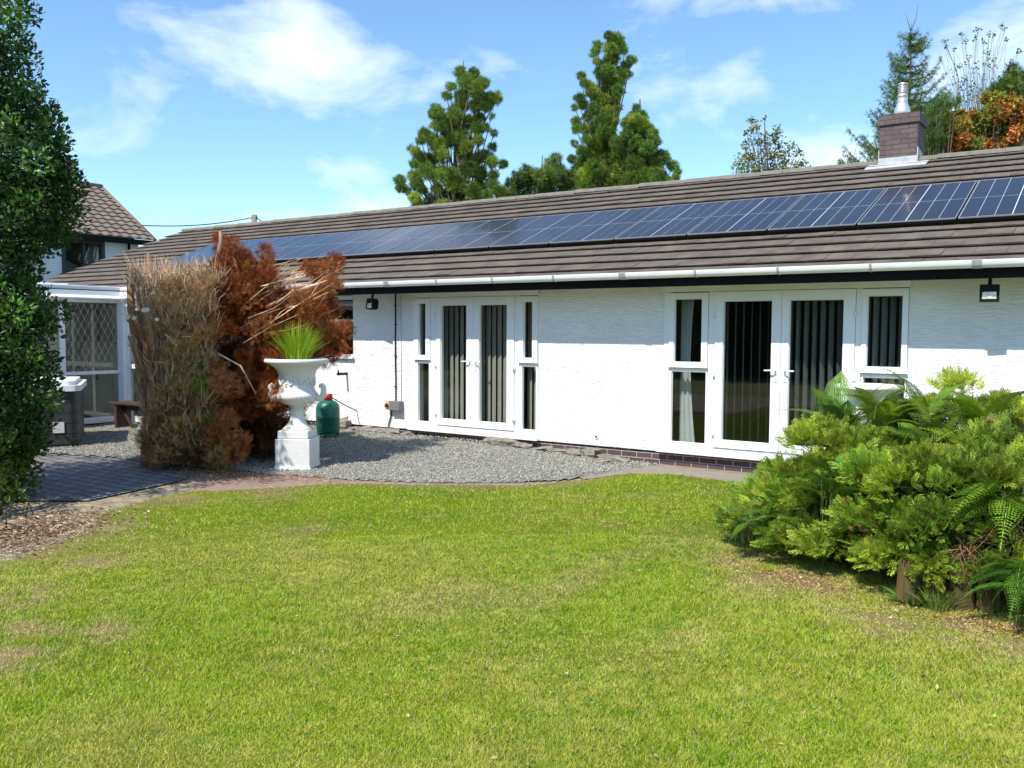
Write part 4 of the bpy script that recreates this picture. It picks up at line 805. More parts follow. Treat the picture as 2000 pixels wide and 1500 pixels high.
def tree(name, lab, base, C, Rr, n, size, basec, alt, g, trunk_r=.16, top=None, mt=M_LEAF, tm=M_GTRUNK, TS=TUFTS, group=None, cat='tree', upb=.25, up_=.75):
    root = empty(name, tuple(base), label=lab, category=cat, group=group); b = np.array(base, float)
    V, F, Cc = pompoms(C, Rr, n, size, basec, alt, g, TS=TS, upb=upb); npmesh('crown', V-b, F, mt, root, col=Cc)
    t = branches(b, C[::3], trunk_r, g, up=up_); tz = top if top else C[:, 2].max()
    k = 8; pts = []
    for i in range(k+1):
        z = b[2]+(tz-b[2])*i/k; sel = np.abs(C[:, 2]-z) < .5; cx = C[sel, :2].mean(0) if sel.any() and i > 3 else b[:2]; pts.append(np.array([b[0]*(.4)+cx[0]*.6 if i > 3 else b[0], b[1]*.4+cx[1]*.6 if i > 3 else b[1], z]))
    t.tube(pts, [trunk_r*(1-.9*i/k) for i in range(k+1)], 8); t.v = [tuple(np.array(v)-b) for v in t.v]; t.build('trunk', tm, root); return root
GA = [(690, 200, 50), (830, 200, 45), (760, 290, 100), (870, 320, 80), (930, 310, 45), (595, 350, 38), (565, 440, 38), (720, 430, 65), (870, 430, 70), (1000, 475, 80), (1050, 460, 45), (950, 540, 50), (700, 540, 65), (830, 540, 65), (630, 590, 60), (480, 580, 55), (430, 620, 35), (510, 660, 60), (650, 680, 90), (780, 700, 80), (890, 650, 50), (1000, 640, 18), (460, 730, 60), (560, 770, 80), (700, 800, 75), (860, 760, 65), (940, 750, 35), (1030, 795, 25), (340, 800, 55), (310, 870, 40), (400, 850, 60), (480, 900, 90), (600, 880, 75), (760, 930, 75), (880, 880, 45), (1000, 930, 35), (240, 960, 50), (300, 1050, 65), (400, 1080, 80), (520, 1030, 70), (680, 1000, 50), (800, 1080, 80), (930, 1040, 70), (1010, 1100, 50), (1110, 1100, 38), (240, 1100, 40), (350, 1160, 80), (480, 1180, 80), (620, 1190, 60), (760, 1180, 80), (880, 1200, 80), (1020, 1200, 45), (110, 1260, 45), (130, 1330, 50), (250, 1220, 60), (270, 1310, 60), (190, 1375, 25), (330, 1360, 35), (470, 1350, 50), (600, 1300, 80), (740, 1300, 65), (880, 1320, 65), (1000, 1300, 55), (260, 1440, 55), (420, 1440, 65), (540, 1420, 70), (680, 1410, 70), (820, 1430, 80), (950, 1420, 75), (1080, 1390, 80), (1180, 1410, 70), (300, 1530, 80), (500, 1530, 90), (700, 1530, 90), (900, 1530, 90)]
g = np.random.default_rng(31); C, Rr = lobes(GA, 24, .8, g, 5, 760, 100); bA = at(895, 600, 24)*[1, 1, 0]
tree('conifer_tree', 'tall shaggy conifer with rounded tufts behind the roof, leftmost above the ridge', bA, C, Rr, 190, .112, (.125, .205, .026), (.215, .285, .032), g, .11, group='trees rising behind the bungalow')
GB = [(560, 80, 32), (610, 115, 65), (640, 165, 50), (570, 200, 50), (465, 165, 30), (440, 215, 35), (685, 210, 30), (590, 270, 65), (450, 300, 20), (520, 350, 75), (745, 285, 34), (695, 335, 38), (645, 385, 40), (690, 410, 35), (480, 400, 45), (550, 450, 65), (640, 470, 50), (320, 420, 30), (345, 480, 28), (390, 500, 40), (440, 550, 55), (540, 540, 70), (640, 540, 50), (480, 620, 75), (590, 630, 55), (630, 680, 28), (300, 610, 38), (335, 660, 38), (265, 690, 22), (440, 700, 60), (550, 710, 70), (385, 770, 45), (500, 800, 60), (590, 800, 40), (285, 810, 38), (275, 870, 35), (345, 870, 40), (430, 880, 60), (540, 900, 75), (370, 950, 40), (270, 990, 22), (460, 990, 85), (560, 1010, 75), (330, 1060, 45), (250, 1120, 35), (400, 1090, 85), (520, 1120, 85), (340, 1150, 60), (300, 1240, 90), (450, 1230, 100), (560, 1230, 90), (360, 1340, 100), (500, 1350, 110), (620, 1330, 90)]
g = np.random.default_rng(32); C, Rr = lobes(GB, 26, .6, g, 4.287, 1060, 50); bB = at(1178, 600, 26)*[1, 1, 0]
tree('conifer_tree', 'tallest narrow conifer with a gappy pointed top behind the middle of the roof', bB, C, Rr, 190, .112, (.130, .225, .026), (.225, .305, .032), g, .11, group='trees rising behind the bungalow')
GC = [(780, 690, 28), (760, 760, 50), (830, 780, 55), (720, 830, 60), (810, 860, 75), (880, 860, 45), (920, 920, 45), (700, 920, 55), (800, 940, 75), (940, 970, 45), (650, 980, 60), (760, 1020, 85), (870, 1040, 75), (1000, 1080, 50), (650, 1090, 85), (800, 1120, 95), (920, 1130, 75), (1025, 1120, 40), (1090, 1180, 42), (1130, 1220, 25), (1115, 1270, 25), (680, 1220, 100), (830, 1230, 100), (960, 1220, 70), (1000, 1290, 60), (720, 1340, 100), (880, 1330, 90), (1030, 1310, 60)]
g = np.random.default_rng(33); C, Rr = lobes(GC, 25, .6, g, 4.287, 1060, 50); bC = at(1250, 600, 25)*[1, 1, 0]
tree('conifer_tree', 'broad bushy conifer leaning against the tallest one on its right', bC, C, Rr, 190, .112, (.130, .220, .026), (.225, .300, .032), g, .2, group='trees rising behind the bungalow')
GD = [(110, 1110, 40), (60, 1170, 45), (130, 1190, 45), (40, 1240, 60), (150, 1260, 75), (240, 1280, 65), (100, 1350, 90), (220, 1350, 80), (-70, 1250, 60), (-140, 1220, 50), (-10, 1290, 80), (-100, 1330, 80), (-200, 1290, 60), (-250, 1330, 50), (-170, 1370, 90), (0, 1390, 90)]
g = np.random.default_rng(34); C, Rr = lobes(GD, 24.5, .5, g, 4.287, 1060, 50); bD = at(1050, 600, 24.5)*[1, 1, 0]
tree('conifer_tree', 'low dark conifer top filling the gap between the two tall conifers', bD, C, Rr, 85, .14, (.095, .165, .022), (.17, .23, .028), g, .12, group='trees rising behind the bungalow')
# loose broadleaf tree behind the roof
def leafy(name, lab, base, L_, depth, spread, n, size, cols, g, trunk_r=.05, br=1., tm=M_GTRUNK, sc=1., ox=0, oy=0, group='trees rising behind the bungalow', mt=M_LEAF, up_=.7):
    C, Rr = lobes(L_, depth, spread, g, sc, ox, oy); root = empty(name, tuple(base), label=lab, category='tree', group=group); b = np.array(base, float); pos = []; dr = []; co_ = []
    for c, r_ in zip(C, Rr):
        k = max(4, int(n*(r_/.25)**1.7)); d = g.normal(size=(k, 3)); d /= np.linalg.norm(d, axis=1, keepdims=True); pos.append(c+d*r_*g.random((k, 1))**.5); dr.append(g.normal(size=(k, 3))+d*.6)
        bc = np.array(cols[g.integers(len(cols))])*(1+.15*g.normal()); co_.append(bc*(1+.2*g.normal(size=(k, 1))))
    pos = np.concatenate(pos); dr = np.concatenate(dr); co_ = np.concatenate(co_).clip(.004, .7)
    V, F, Cc = scatter(*LEAF, pos, basis(dr, g), size*(.7+.6*g.random(len(pos))), co_); npmesh('crown', V-b, F, mt, root, col=Cc)
    t = MB(); ctr = np.r_[C[:, :2].mean(0), 0]; zt = C[:, 2].max(); sp = [b, b+[0, 0, (zt-b[2])*.35], b*[.5, .5, 0]+ctr*[.5, .5, 0]+[0, 0, zt*.6], ctr+[0, 0, zt*.82]]; t.tube(sp, [trunk_r, trunk_r*.8, trunk_r*.5, .010], 7)
    for c in C:
        u = g.uniform(.25, .8); z0 = b[2]+(min(c[2], zt*.8)-b[2])*(.62+.3*u); a = np.array([ctr[0]*.7+b[0]*.3, ctr[1]*.7+b[1]*.3, z0]); m1 = a*.6+c*.4+g.normal(size=3)*.07+[0, 0, -.05]; m2 = a*.25+c*.75+g.normal(size=3)*.06; t.tube([a, m1, m2, c], [.014*br, .010*br, .006*br, .003], 4, cap=False)
    t.v = [tuple(np.array(v)-b) for v in t.v]; t.build('trunk', tm, root); return root
GE = [(670, 140, 35), (690, 200, 45), (640, 240, 30), (770, 120, 12), (720, 160, 25), (870, 210, 38), (860, 260, 45), (780, 250, 30), (640, 320, 45), (720, 310, 45), (800, 330, 50), (900, 330, 55), (980, 340, 35), (600, 430, 60), (680, 420, 55), (760, 430, 55), (850, 420, 55), (930, 420, 60), (1020, 390, 35), (1070, 400, 25), (560, 500, 50), (640, 510, 60), (740, 520, 60), (830, 510, 60), (920, 500, 60), (1010, 490, 50), (1080, 470, 30), (1120, 510, 22), (580, 580, 60), (700, 590, 60), (850, 590, 60), (1000, 580, 60)]
g = np.random.default_rng(35)
leafy('broadleaf_tree', 'small open broadleaf tree with yellowish leaves behind the roof left of the chimney', at(1505, 600, 22)*[1, 1, 0], GE, 22, .4, 55, .085, [(.16, .20, .045), (.10, .15, .04), (.24, .24, .06)], g, .06, sc=4, ox=1300, oy=200)
# birch: pale thin branches, few leaves
GF = [(1220, 390, 25), (1250, 460, 25), (1310, 480, 20), (1390, 340, 25), (1430, 400, 30), (1545, 290, 28), (1530, 370, 22), (1600, 410, 18), (1660, 330, 20), (1700, 340, 18), (1795, 240, 28), (1810, 290, 22), (1820, 390, 28), (1650, 500, 28), (1690, 560, 40), (1620, 630, 30), (1390, 630, 35), (1470, 550, 25), (1320, 670, 40), (1330, 790, 70), (1420, 770, 50), (1500, 700, 50), (1560, 660, 50), (1480, 840, 60), (1600, 740, 45), (1700, 650, 40), (1740, 770, 40), (1560, 900, 70), (1400, 900, 60), (1180, 560, 12), (1260, 880, 35), (1950, 505, 14), (1480, 960, 70), (1600, 1000, 60)]
g = np.random.default_rng(36)
leafy('birch_tree', 'thin birch with sparse small leaves against the sky right of the chimney', at(1920, 600, 21)*[1, 1, 0], GF, 21, .35, 22, .065, [(.09, .14, .045), (.15, .19, .06), (.07, .11, .04)], g, .035, br=.55, tm=mat('pale_birch_bark', (.27, .25, .20), .8, var=.3, vscale=20), sc=5, ox=1600, oy=0, up_=.62)
GG = [(1640, 960, 60), (1760, 960, 60), (1880, 1000, 80), (1980, 1060, 70), (1680, 1060, 80), (1800, 1090, 80), (1520, 1130, 60), (1600, 1180, 70), (1720, 1190, 80), (1850, 1180, 90), (1960, 1200, 90), (1660, 1290, 80), (1780, 1290, 80), (1900, 1310, 90), (1380, 1120, 60), (1270, 1130, 50), (1290, 1210, 70), (1400, 1230, 80), (1500, 1260, 70), (1220, 1300, 70), (1330, 1340, 70), (1430, 1370, 80), (1540, 1400, 80), (1200, 1410, 80), (1330, 1440, 80), (1480, 1470, 90), (1640, 1430, 70), (1760, 1400, 50), (1900, 1440, 60), (2010, 1300, 90), (2060, 1150, 90)]
g = np.random.default_rng(37)
leafy('maple_tree', 'maple turning orange and yellow behind the roof ridge right of the chimney', at(1930, 600, 18)*[1, 1, 0], GG, 18, .5, 420, .075, [(.50, .18, .03), (.44, .21, .03), (.34, .24, .03), (.20, .23, .03), (.48, .17, .04), (.24, .25, .03)], g, .07, sc=5, ox=1600, oy=0)
GH = [(1190, 990, 40), (1140, 1060, 55), (1210, 1050, 40), (1110, 1150, 60), (1160, 1200, 55), (1100, 1300, 65), (1130, 1400, 60), (1080, 1450, 60), (1040, 1200, 40), (1330, 1030, 35), (1290, 1060, 35)]
g = np.random.default_rng(38); C, Rr = lobes(GH, 17.5, .35, g, 5, 1600, 0)
tree('cypress_tree', 'feathery green cypress just right of the chimney stack', at(1832, 600, 17.5)*[1, 1, 0], C, Rr, 130, .15, (.075, .15, .020), (.11, .18, .03), g, .08, TS=FEATH, upb=1.2, group='trees rising behind the bungalow')
GI = [(1880, 690, 50), (1900, 760, 55), (1850, 830, 70), (1940, 830, 70), (1740, 880, 60), (1830, 900, 80), (1700, 920, 50), (1960, 900, 80), (2010, 960, 90), (1900, 960, 80), (2050, 860, 70), (2080, 1000, 90), (2000, 760, 40), (1790, 950, 60)]
g = np.random.default_rng(39); C, Rr = lobes(GI, 20, .5, g, 5, 1600, 0)
tree('conifer_tree', 'yellow green conifer above the orange maple at the right edge', at(1985, 600, 20)*[1, 1, 0], C, Rr, 120, .15, (.085, .14, .018), (.13, .17, .02), g, .1, TS=SPRAYS, upb=.8, group='trees rising behind the bungalow')
# spruce with up curved branch tips
def spruce(base, top, g, lab, H0=1.2):
    root = empty('spruce_tree', tuple(base), label=lab, category='tree', group='trees rising behind the bungalow'); H = top-base[2]; t = MB(); t.tube([(0, 0, 0), (0, 0, H*.6), (.02, 0, H*.9), (0, .02, H*.985)], [.12, .05, .016, .006], 8)
    t.tube([(0, 0, H*.965), (.09, 0, H*.99), (.13, .02, H*1.03)], [.01, .007, .003], 5); t.tube([(0, 0, H*.965), (-.06, .02, H*.99), (-.12, .02, H*1.015)], [.008, .006, .003], 5); pos = []; dr = []; sz = []
    z = H*.25
    while z < H*.96:
        f = (H-z)/H; ln = min(1.55, .15+3.3*(f-.03)); nb_ = int(4+6*min(f*3, 1))
        for k in range(nb_):
            a = g.random()*2*math.pi; l = ln*(.7+.45*g.random()); d = np.array([math.cos(a), math.sin(a), 0]); pts = [np.array([0, 0, z])+d*l*u+np.array([0, 0, l*(-.18*u+.62*u*u*u)]) for u in np.linspace(0, 1, 7)]; t.tube(pts, [.018*(1-.8*u) for u in np.linspace(0, 1, 7)], 4, cap=False)
            for u in np.linspace(.15, .93, max(5, int(l*13))):
                c = np.array([0, 0, z])+d*l*u+np.array([0, 0, l*(-.18*u+.62*u*u*u)]); tg = d+np.array([0, 0, -.18+1.86*u*u])
                for s_ in (-1, 1, 0):
                    sd_ = np.array([-d[1], d[0], 0])*s_; l2 = (.06+.30*(1-u)*l*.8)*(.7+.6*g.random()); dd = tg*.6+sd_*.8+np.array([0, 0, .25*g.normal()-.1]); dd /= np.linalg.norm(dd)
                    for q in np.linspace(0, 1, max(2, int(l2/.055))): pos.append(c+dd*l2*q+g.normal(size=3)*.008); dr.append(dd+np.array([0, 0, .25*q])); sz.append(.085*(.75+.5*g.random()))
        z += .13+.13*f
    T = [tuft_t(9, s+50, .035, .85) for s in range(3)]; pos = np.array(pos); V, F, C = multi(T, pos, basis(np.array(dr), g), np.array(sz), cvar((.085, .150, .022), len(pos), g, .25, (.16, .23, .03), .4), g)
    npmesh('crown', V, F, M_LEAF, root, col=C); t.build('trunk', M_GTRUNK, root)
g = np.random.default_rng(40); sp_ = at(1762, 600, 19.5)*[1, 1, 0]; spruce(sp_, at(1762, 45, 19.5)[2], g, 'pointed dark spruce with bare leader directly behind the chimney')
g = np.random.default_rng(41); sp_ = at(1652, 600, 18.5)*[1, 1, 0]; spruce(sp_, at(1652, 300, 18.5)[2], g, 'tip of a small spruce showing over the ridge left of the chimney')

# foreground tree on the left ---------------------------------------
g = np.random.default_rng(50); edge = [(15, 72), (60, 66), (100, 50), (118, 22), (150, 80), (200, 100), (260, 112), (320, 146), (370, 152), (430, 146), (470, 118), (500, 80), (540, 58), (575, 95), (610, 114), (650, 96), (700, 82), (740, 108), (770, 116), (800, 100), (840, 98), (870, 78), (905, 66), (950, 56), (985, 40)]
ey = [e[0] for e in edge]; ex = [e[1] for e in edge]; base = np.array([-8.45, 4.0, 0.]); root = empty('holly_tree', tuple(base), label='tall dark glossy leaved tree filling the left edge', category='tree')
pos = []; dr = []; sz = []; cc = []
for y in range(30, 990, 13):
    xr = np.interp(y, ey, ex)+16*math.sin(y*.11)*math.sin(y*.037+1)+g.normal()*5; lo = -260 if y < 900 else -170
    for x in np.arange(lo, xr+1, 15):
        near = xr-x < 55; dens = .72 if near else .85
        if g.random() > dens: continue
        r_ = g.uniform(14, 26); x_ = min(x+g.normal()*8, xr-r_*.75); dd = 9.3+g.normal()*.45*min(1, (xr-x+20)/110); c = at(x_, y+g.normal()*9, dd); k = int(66*g.uniform(.4, 1.35)); r3 = r_*9.3/FPX*1.25
        d = g.normal(size=(k, 3)); d /= np.linalg.norm(d, axis=1, keepdims=True); pos.append(c+d*r3*g.random((k, 1))**.45); dr.append(d+g.normal(size=(k, 3))*.6+[0, 0, .3]); sz.append(.066*(.55+.7*g.random(k)))
        low = np.clip((y-840)/90, 0, 1)*np.clip((95-x)/60, 0, 1); fresh = (g.random() < .16) or (560 < y < 640 and x < 60 and g.random() < .5); bc = np.array([.036, .085, .016])*(1-low)+np.array([.14, .21, .025])*low; bc = np.array([.095, .20, .022]) if fresh and low < .5 else bc
        cc.append(bc*(1+.28*g.normal(size=(k, 1))).clip(.3, 2))
pos = np.concatenate(pos); dr = np.concatenate(dr); V, F, Cc = scatter(*LEAF, pos, basis(dr, g), np.concatenate(sz), np.concatenate(cc)); npmesh('crown', V-base, F, M_HOLLY, root, col=Cc)
t = MB(); tops = []
for k in range(5):
    a = g.random()*2*math.pi; tx, ty = g.uniform(-200, 30), g.uniform(80, 700); tp_ = at(tx, ty, 9.75+abs(g.normal())*.2)-base; b0 = np.array([g.normal()*.08-.15, g.normal()*.08-.05, 0]); mid = b0*.6+tp_*.4+np.array([0, 0, .3]); t.tube([b0, b0*.9+tp_*.1+[0, 0, .15], mid, tp_], [.022, .019, .014, .005], 7)
for px, py, px2, py2 in [(30, 1012, 38, 960)]: t.tube([gr(px, py)-base, at((px+px2)/2+4, (py+py2)/2, 9.5)-base, at(px2, py2, 9.5)-base, at(px2-10, py2-20, 9.6)-base], [.012, .010, .008, .005], 7)
for k in range(16): a = gr(g.uniform(-60, 90), g.uniform(985, 1035))-base; t.tube([a, a+np.array([g.normal()*.12, g.normal()*.12, g.uniform(.05, .28)]), a+np.array([g.normal()*.3, g.normal()*.2, g.uniform(.0, .3)])], [.006, .005, .002], 5)
t.build('trunk', M_GTRUNK, root)
# leaf litter under it and under the other shrubs
def litter(name, lab, ctr, n, g, cols, size=.05):
    pos = []
    for (x, y, rx, ry), w in ctr: k = int(n*w); q = g.normal(size=(k, 2))*[rx, ry]; pos.append(np.c_[x+q[:, 0], y+q[:, 1], (.008 if name != 'fallen_leaves' else .026)+.012*g.random(k)])
    pos = np.concatenate(pos); d = g.normal(size=(len(pos), 3))*[1, 1, .18]; nrm = np.array([0, 0, 1.]); B = basis(d, g, roll=np.array([.01, .02, .0])+0*nrm) if False else basis(d, g)
    side = np.cross(d, nrm+g.normal(size=d.shape)*.35); B = basis(d, g, roll=side); c = np.array(cols)[g.integers(len(cols), size=len(pos))]*(1+.25*g.normal(size=(len(pos), 1))).clip(.4, 1.8)
    V, F, C = scatter(*LEAF, pos, B, size*(.5+.8*g.random(len(pos))), c); npmesh(name, V, F, M_DRY, col=C, kind='stuff', label=lab)
g = np.random.default_rng(51)
P1 = gr(80, 1035); P2 = gr(10, 1060); P3 = gr(190, 960)
litter('leaf_litter', 'pale brown fallen leaves around the foot of the left tree', [((P1[0], P1[1], .30, .22), .4), ((P2[0], P2[1], .35, .22), .35), ((P1[0]-.2, P1[1]+.4, .3, .3), .25)], 2600, g, [(.36, .24, .15), (.26, .16, .10), (.50, .38, .27), (.16, .10, .07)], .040)
litter('dead_needles', 'rusty fallen needles under the dead conifer and the right hand shrub', [((-9.0, 6.85, .45, .22), .3), ((-8.2, 7.3, .5, .14), .12), ((-8.75, 8.0, .4, .4), .12), ((-2.2, 6.45, .30, .14), .12), ((-1.75, 6.25, .25, .12), .1), ((-.55, 6.0, .35, .10), .14), ((-9.8, 7.0, .5, .25), .1)], 9000, g, [(.34, .16, .07), (.26, .10, .04), (.42, .26, .14), (.5, .36, .22)], .022)

litter('fallen_leaves', 'small scattered leaves and clover on the lawn', [((0, 0, 0, 0), 0), ]+[((float(g.uniform(-6.5, -.5)), float(g.uniform(2.6, 8.8)), .35, .35), .03) for _ in range(60)], 900, g, [(.16, .30, .04), (.12, .24, .04), (.10, .2, .03), (.40, .30, .15), (.30, .20, .10)], .026)
# dead conifer --------------------------------------------------------
g = np.random.default_rng(60); ZC = 11.6; base = np.array([-9.9, 7.35, 0.]); root = empty('dead_conifer', tuple(base), label='half dead conifer with sawn off bare stems and rust red foliage left of the urn', category='tree')
def stem(pts, rad, m=M_BARK, n=8, name='stem'):
    t = MB(); t.tube([np.array(p)-base for p in pts], rad, n); return t.build(name, m, root)
for i in range(16):                      # thick stems, cut level at the top
    u = (i+.5)/16+g.normal()*.02; xb = 292+118*u+g.normal()*6; xt = 258+172*u+g.normal()*7; yt = 530+g.normal()*6+(-24 if i % 5 == 2 else 0); dz = g.normal()*.25+.1; r0 = g.uniform(.012, .034)
    b0 = at(xb, 905, ZC+dz*.6); b0[2] = 0; p1 = at(xb*.6+xt*.4+g.normal()*5, 780, ZC+dz); p2 = at(xt*.8+xb*.2+g.normal()*4, 650, ZC+dz); p3 = at(xt, yt, ZC+dz); stem([b0, p1, p2, p3], [r0*1.3, r0*1.05, r0, r0*.8])
b0 = at(285, 900, ZC-.2); b0[2] = 0; stem([b0, at(290, 800, ZC-.25), at(268, 690, ZC-.25), at(256, 600, ZC-.2), at(254, 538, ZC-.2)], [.075, .065, .055, .05, .042])
b0 = at(305, 905, ZC-.35); b0[2] = 0; stem([b0, at(300, 800, ZC-.4), at(290, 700, ZC-.4), at(284, 610, ZC-.42)], [.08, .07, .06, .05])
for (xa, ya, xb, yb, r0) in [(300, 700, 284, 606, .045), (285, 640, 268, 604, .022), (288, 660, 250, 620, .03), (290, 668, 262, 622, .026), (288, 745, 253, 655, .022), (296, 655, 306, 624, .02)]:
    r0 *= 1.15; A = at(xa, ya, ZC-.50); B_ = at(xb, yb, ZC-.92); stem([A, (A+B_)/2+[0, 0, -.02], B_], [r0*1.2, r0, r0]); d = (B_-A)/np.linalg.norm(B_-A)
    t = MB(); t.tube([B_-base+d*.001, B_-base+d*.006], r0*.98, 12); t.build('cut_end', M_CUT, root)
stem([at(395, 700, ZC-.1), at(415, 560, ZC-.1), at(432, 470, ZC-.1), at(430, 452, ZC-.1)], [.05, .04, .03, .018])
t = MB()                                  # fine bare twigs
for i in range(3000):
    u = g.random(); y0 = g.uniform(545, 880); f_ = (900-y0)/360; xl = 288-34*f_; xr_ = 405+25*f_; x = xl+(xr_-xl)*u; d = ZC+g.normal()*.24-.1; l = g.uniform(10, 48); lean = g.normal()*12+(u-.5)*14; A = at(x, y0, d)-base; B_ = at(x+lean, max(y0-l, 515+g.normal()*9), d+g.normal()*.04)-base; mid = (A+B_)/2+g.normal(size=3)*.03; t.tube([A, mid, B_], [.0045, .0035, .0014], 3, cap=False)
for i in range(700):                      # pale frayed tops
    x = g.uniform(250, 440); d = ZC+g.normal()*.22; A = at(x, 552+g.normal()*8, d)-base; B_ = at(x+g.normal()*12, 520+g.normal()*13, d)-base; t.tube([A, B_], [.006, .002], 3, cap=False)
for i in range(90):                      # bare branches to the right
    x = g.uniform(520, 640); y = g.uniform(505, 640); d = ZC+.25+g.normal()*.25; A = at(x-g.uniform(30, 90), y+g.uniform(15, 60), d)-base; B_ = at(x+g.uniform(0, 45), y-g.uniform(0, 30), d)-base; t.tube([A, (A+B_)/2+g.normal(size=3)*.03, B_], [.007, .005, .002], 4, cap=False)
t.build('twigs', M_TWIG, root)
stem([at(520, 600, ZC-.1), at(590, 565, ZC-.1), at(640, 548, ZC-.1)], [.022, .018, .012], M_TWIG, name='branch'); stem([at(425, 690, ZC-.5), at(470, 715, ZC-.5), at(500, 770, ZC-.45)], [.012, .012, .006], M_TWIG, name='branch')
stem([at(455, 500, ZC), at(500, 640, ZC), at(480, 760, ZC)], [.015, .03, .045], name='branch'); stem([at(655, 520, ZC+.4), at(560, 640, ZC+.3), at(470, 780, ZC+.1)], [.01, .025, .04], name='branch'); stem([at(660, 690, ZC+.4), at(560, 730, ZC+.3), at(450, 830, ZC+.1)], [.01, .025, .04], name='branch')
GR = [(428, 470, 14), (452, 480, 16), (440, 500, 20), (470, 500, 18), (425, 520, 16), (520, 490, 12), (522, 510, 12), (525, 530, 16), (460, 530, 28), (490, 530, 26), (430, 560, 26), (460, 570, 34), (500, 560, 30), (530, 560, 24), (440, 610, 30), (480, 620, 36), (520, 610, 30), (510, 650, 30), (480, 660, 26), (430, 670, 22), (440, 650, 22), (655, 515, 18), (640, 530, 22), (615, 530, 18), (600, 525, 12), (650, 560, 18), (625, 575, 26), (590, 590, 28), (560, 600, 26), (610, 605, 28), (645, 600, 22), (570, 640, 28), (545, 660, 26), (600, 640, 26), (640, 640, 18), (665, 650, 18), (650, 670, 22), (620, 670, 26), (675, 640, 12), (560, 690, 28), (530, 700, 30), (500, 710, 28), (480, 730, 24), (540, 740, 34), (510, 760, 32), (490, 790, 30), (450, 760, 28), (440, 790, 26), (470, 800, 28), (530, 780, 30), (560, 770, 20), (420, 750, 20), (600, 700, 20), (640, 700, 16), (455, 870, 26), (430, 890, 20), (470, 880, 14), (400, 860, 20), (370, 850, 16), (390, 890, 16), (360, 830, 14), (480, 700, 20), (410, 620, 16), (550, 620, 26), (470, 590, 30), (445, 585, 26), (495, 590, 30), (515, 690, 24), (670, 690, 12)]
C, Rr = lobes(GR, ZC+.15, .30, g); pos = []; dr = []; sz = []; co_ = []
for c, r_ in zip(C, Rr):
    k = max(14, int(185*(r_/.17)**1.7)); d = g.normal(size=(k, 3)); d /= np.linalg.norm(d, axis=1, keepdims=True); pos.append(c+d*r_*g.random((k, 1))**.5*[1, 1, 1]); dr.append(d*.7+[0, 0, .55]+g.normal(size=(k, 3))*.35); sz.append(.080*(.6+.7*g.random(k))); bc = np.array([.27, .070, .019]) if g.random() < .68 else np.array([.36, .14, .045]); bc = bc*(1+.2*g.normal()); co_.append(bc*(1+.25*g.normal(size=(k, 1))).clip(.3, 2))
GBk = [(470, 830, 30), (520, 820, 34), (450, 640, 34), (490, 660, 34), (530, 690, 34), (480, 740, 36), (440, 710, 30), (520, 770, 36), (560, 720, 34), (600, 690, 24), (470, 870, 30), (520, 870, 30), (430, 860, 26), (450, 790, 30), (500, 800, 36), (550, 660, 30), (460, 560, 30), (500, 590, 30), (440, 900, 20), (560, 800, 30), (500, 850, 30), (540, 850, 28), (420, 820, 30), (570, 740, 26), (450, 700, 26), (530, 880, 20), (580, 840, 20), (400, 780, 26), (590, 770, 22), (500, 885, 18), (560, 870, 18)]
C, Rr = lobes(GBk, ZC+.75, .2, g)
for c, r_ in zip(C, Rr):
    k = max(14, int(190*(r_/.17)**1.7)); d = g.normal(size=(k, 3)); d /= np.linalg.norm(d, axis=1, keepdims=True); pos.append(c+d*r_*g.random((k, 1))**.5); dr.append(d*.7+[0, 0, .4]); sz.append(.10*(.6+.7*g.random(k))); co_.append(np.array([.16, .065, .026])*(1+.3*g.normal(size=(k, 1))).clip(.3, 2))
pos = np.concatenate(pos); V, F, Cc = multi(FEATH, pos, basis(np.concatenate(dr), g), np.concatenate(sz), np.concatenate(co_), g); npmesh('dead_foliage', V-base, F, M_DRY, root, col=Cc, label='rust red dead foliage')
GQ = [(x, y, 24) for y in range(560, 880, 36) for x in range(285 if y < 700 else 300, 420, 30)]
GZ = [(430, 850, 26), (455, 880, 26), (440, 820, 22), (415, 880, 22), (470, 860, 14), (420, 720, 22), (440, 750, 24), (380, 650, 14), (400, 780, 18), (350, 860, 18), (425, 640, 20)]
GY = [ (355, 830, 24), (330, 560, 16), (300, 590, 12), (355, 560, 16), (300, 640, 12), (400, 650, 16), (355, 680, 26), (335, 700, 22), (375, 700, 20), (350, 730, 20), (320, 760, 16), (345, 760, 18), (385, 740, 14), (330, 640, 14), (370, 600, 18), (390, 570, 20), (405, 550, 16), (400, 600, 18), (330, 590, 12), (300, 830, 22), (320, 850, 24), (290, 860, 18), (345, 870, 18), (315, 800, 18), (310, 890, 16), (360, 790, 18), (385, 820, 18), (410, 700, 14)]
GGr = [(395, 760, 16), (390, 740, 12), (410, 780, 10), (405, 820, 10), (425, 850, 14), (430, 880, 12), (420, 905, 12), (340, 820, 10), (345, 790, 9), (435, 920, 7), (390, 720, 9)]
pos = []; dr = []; sz = []; co_ = []
GX = [(300, 860, 26), (330, 880, 26), (360, 880, 24), (390, 870, 24), (300, 890, 18), (340, 840, 26), (380, 840, 26), (310, 820, 18), (360, 810, 22), (420, 890, 20), (400, 800, 20)]
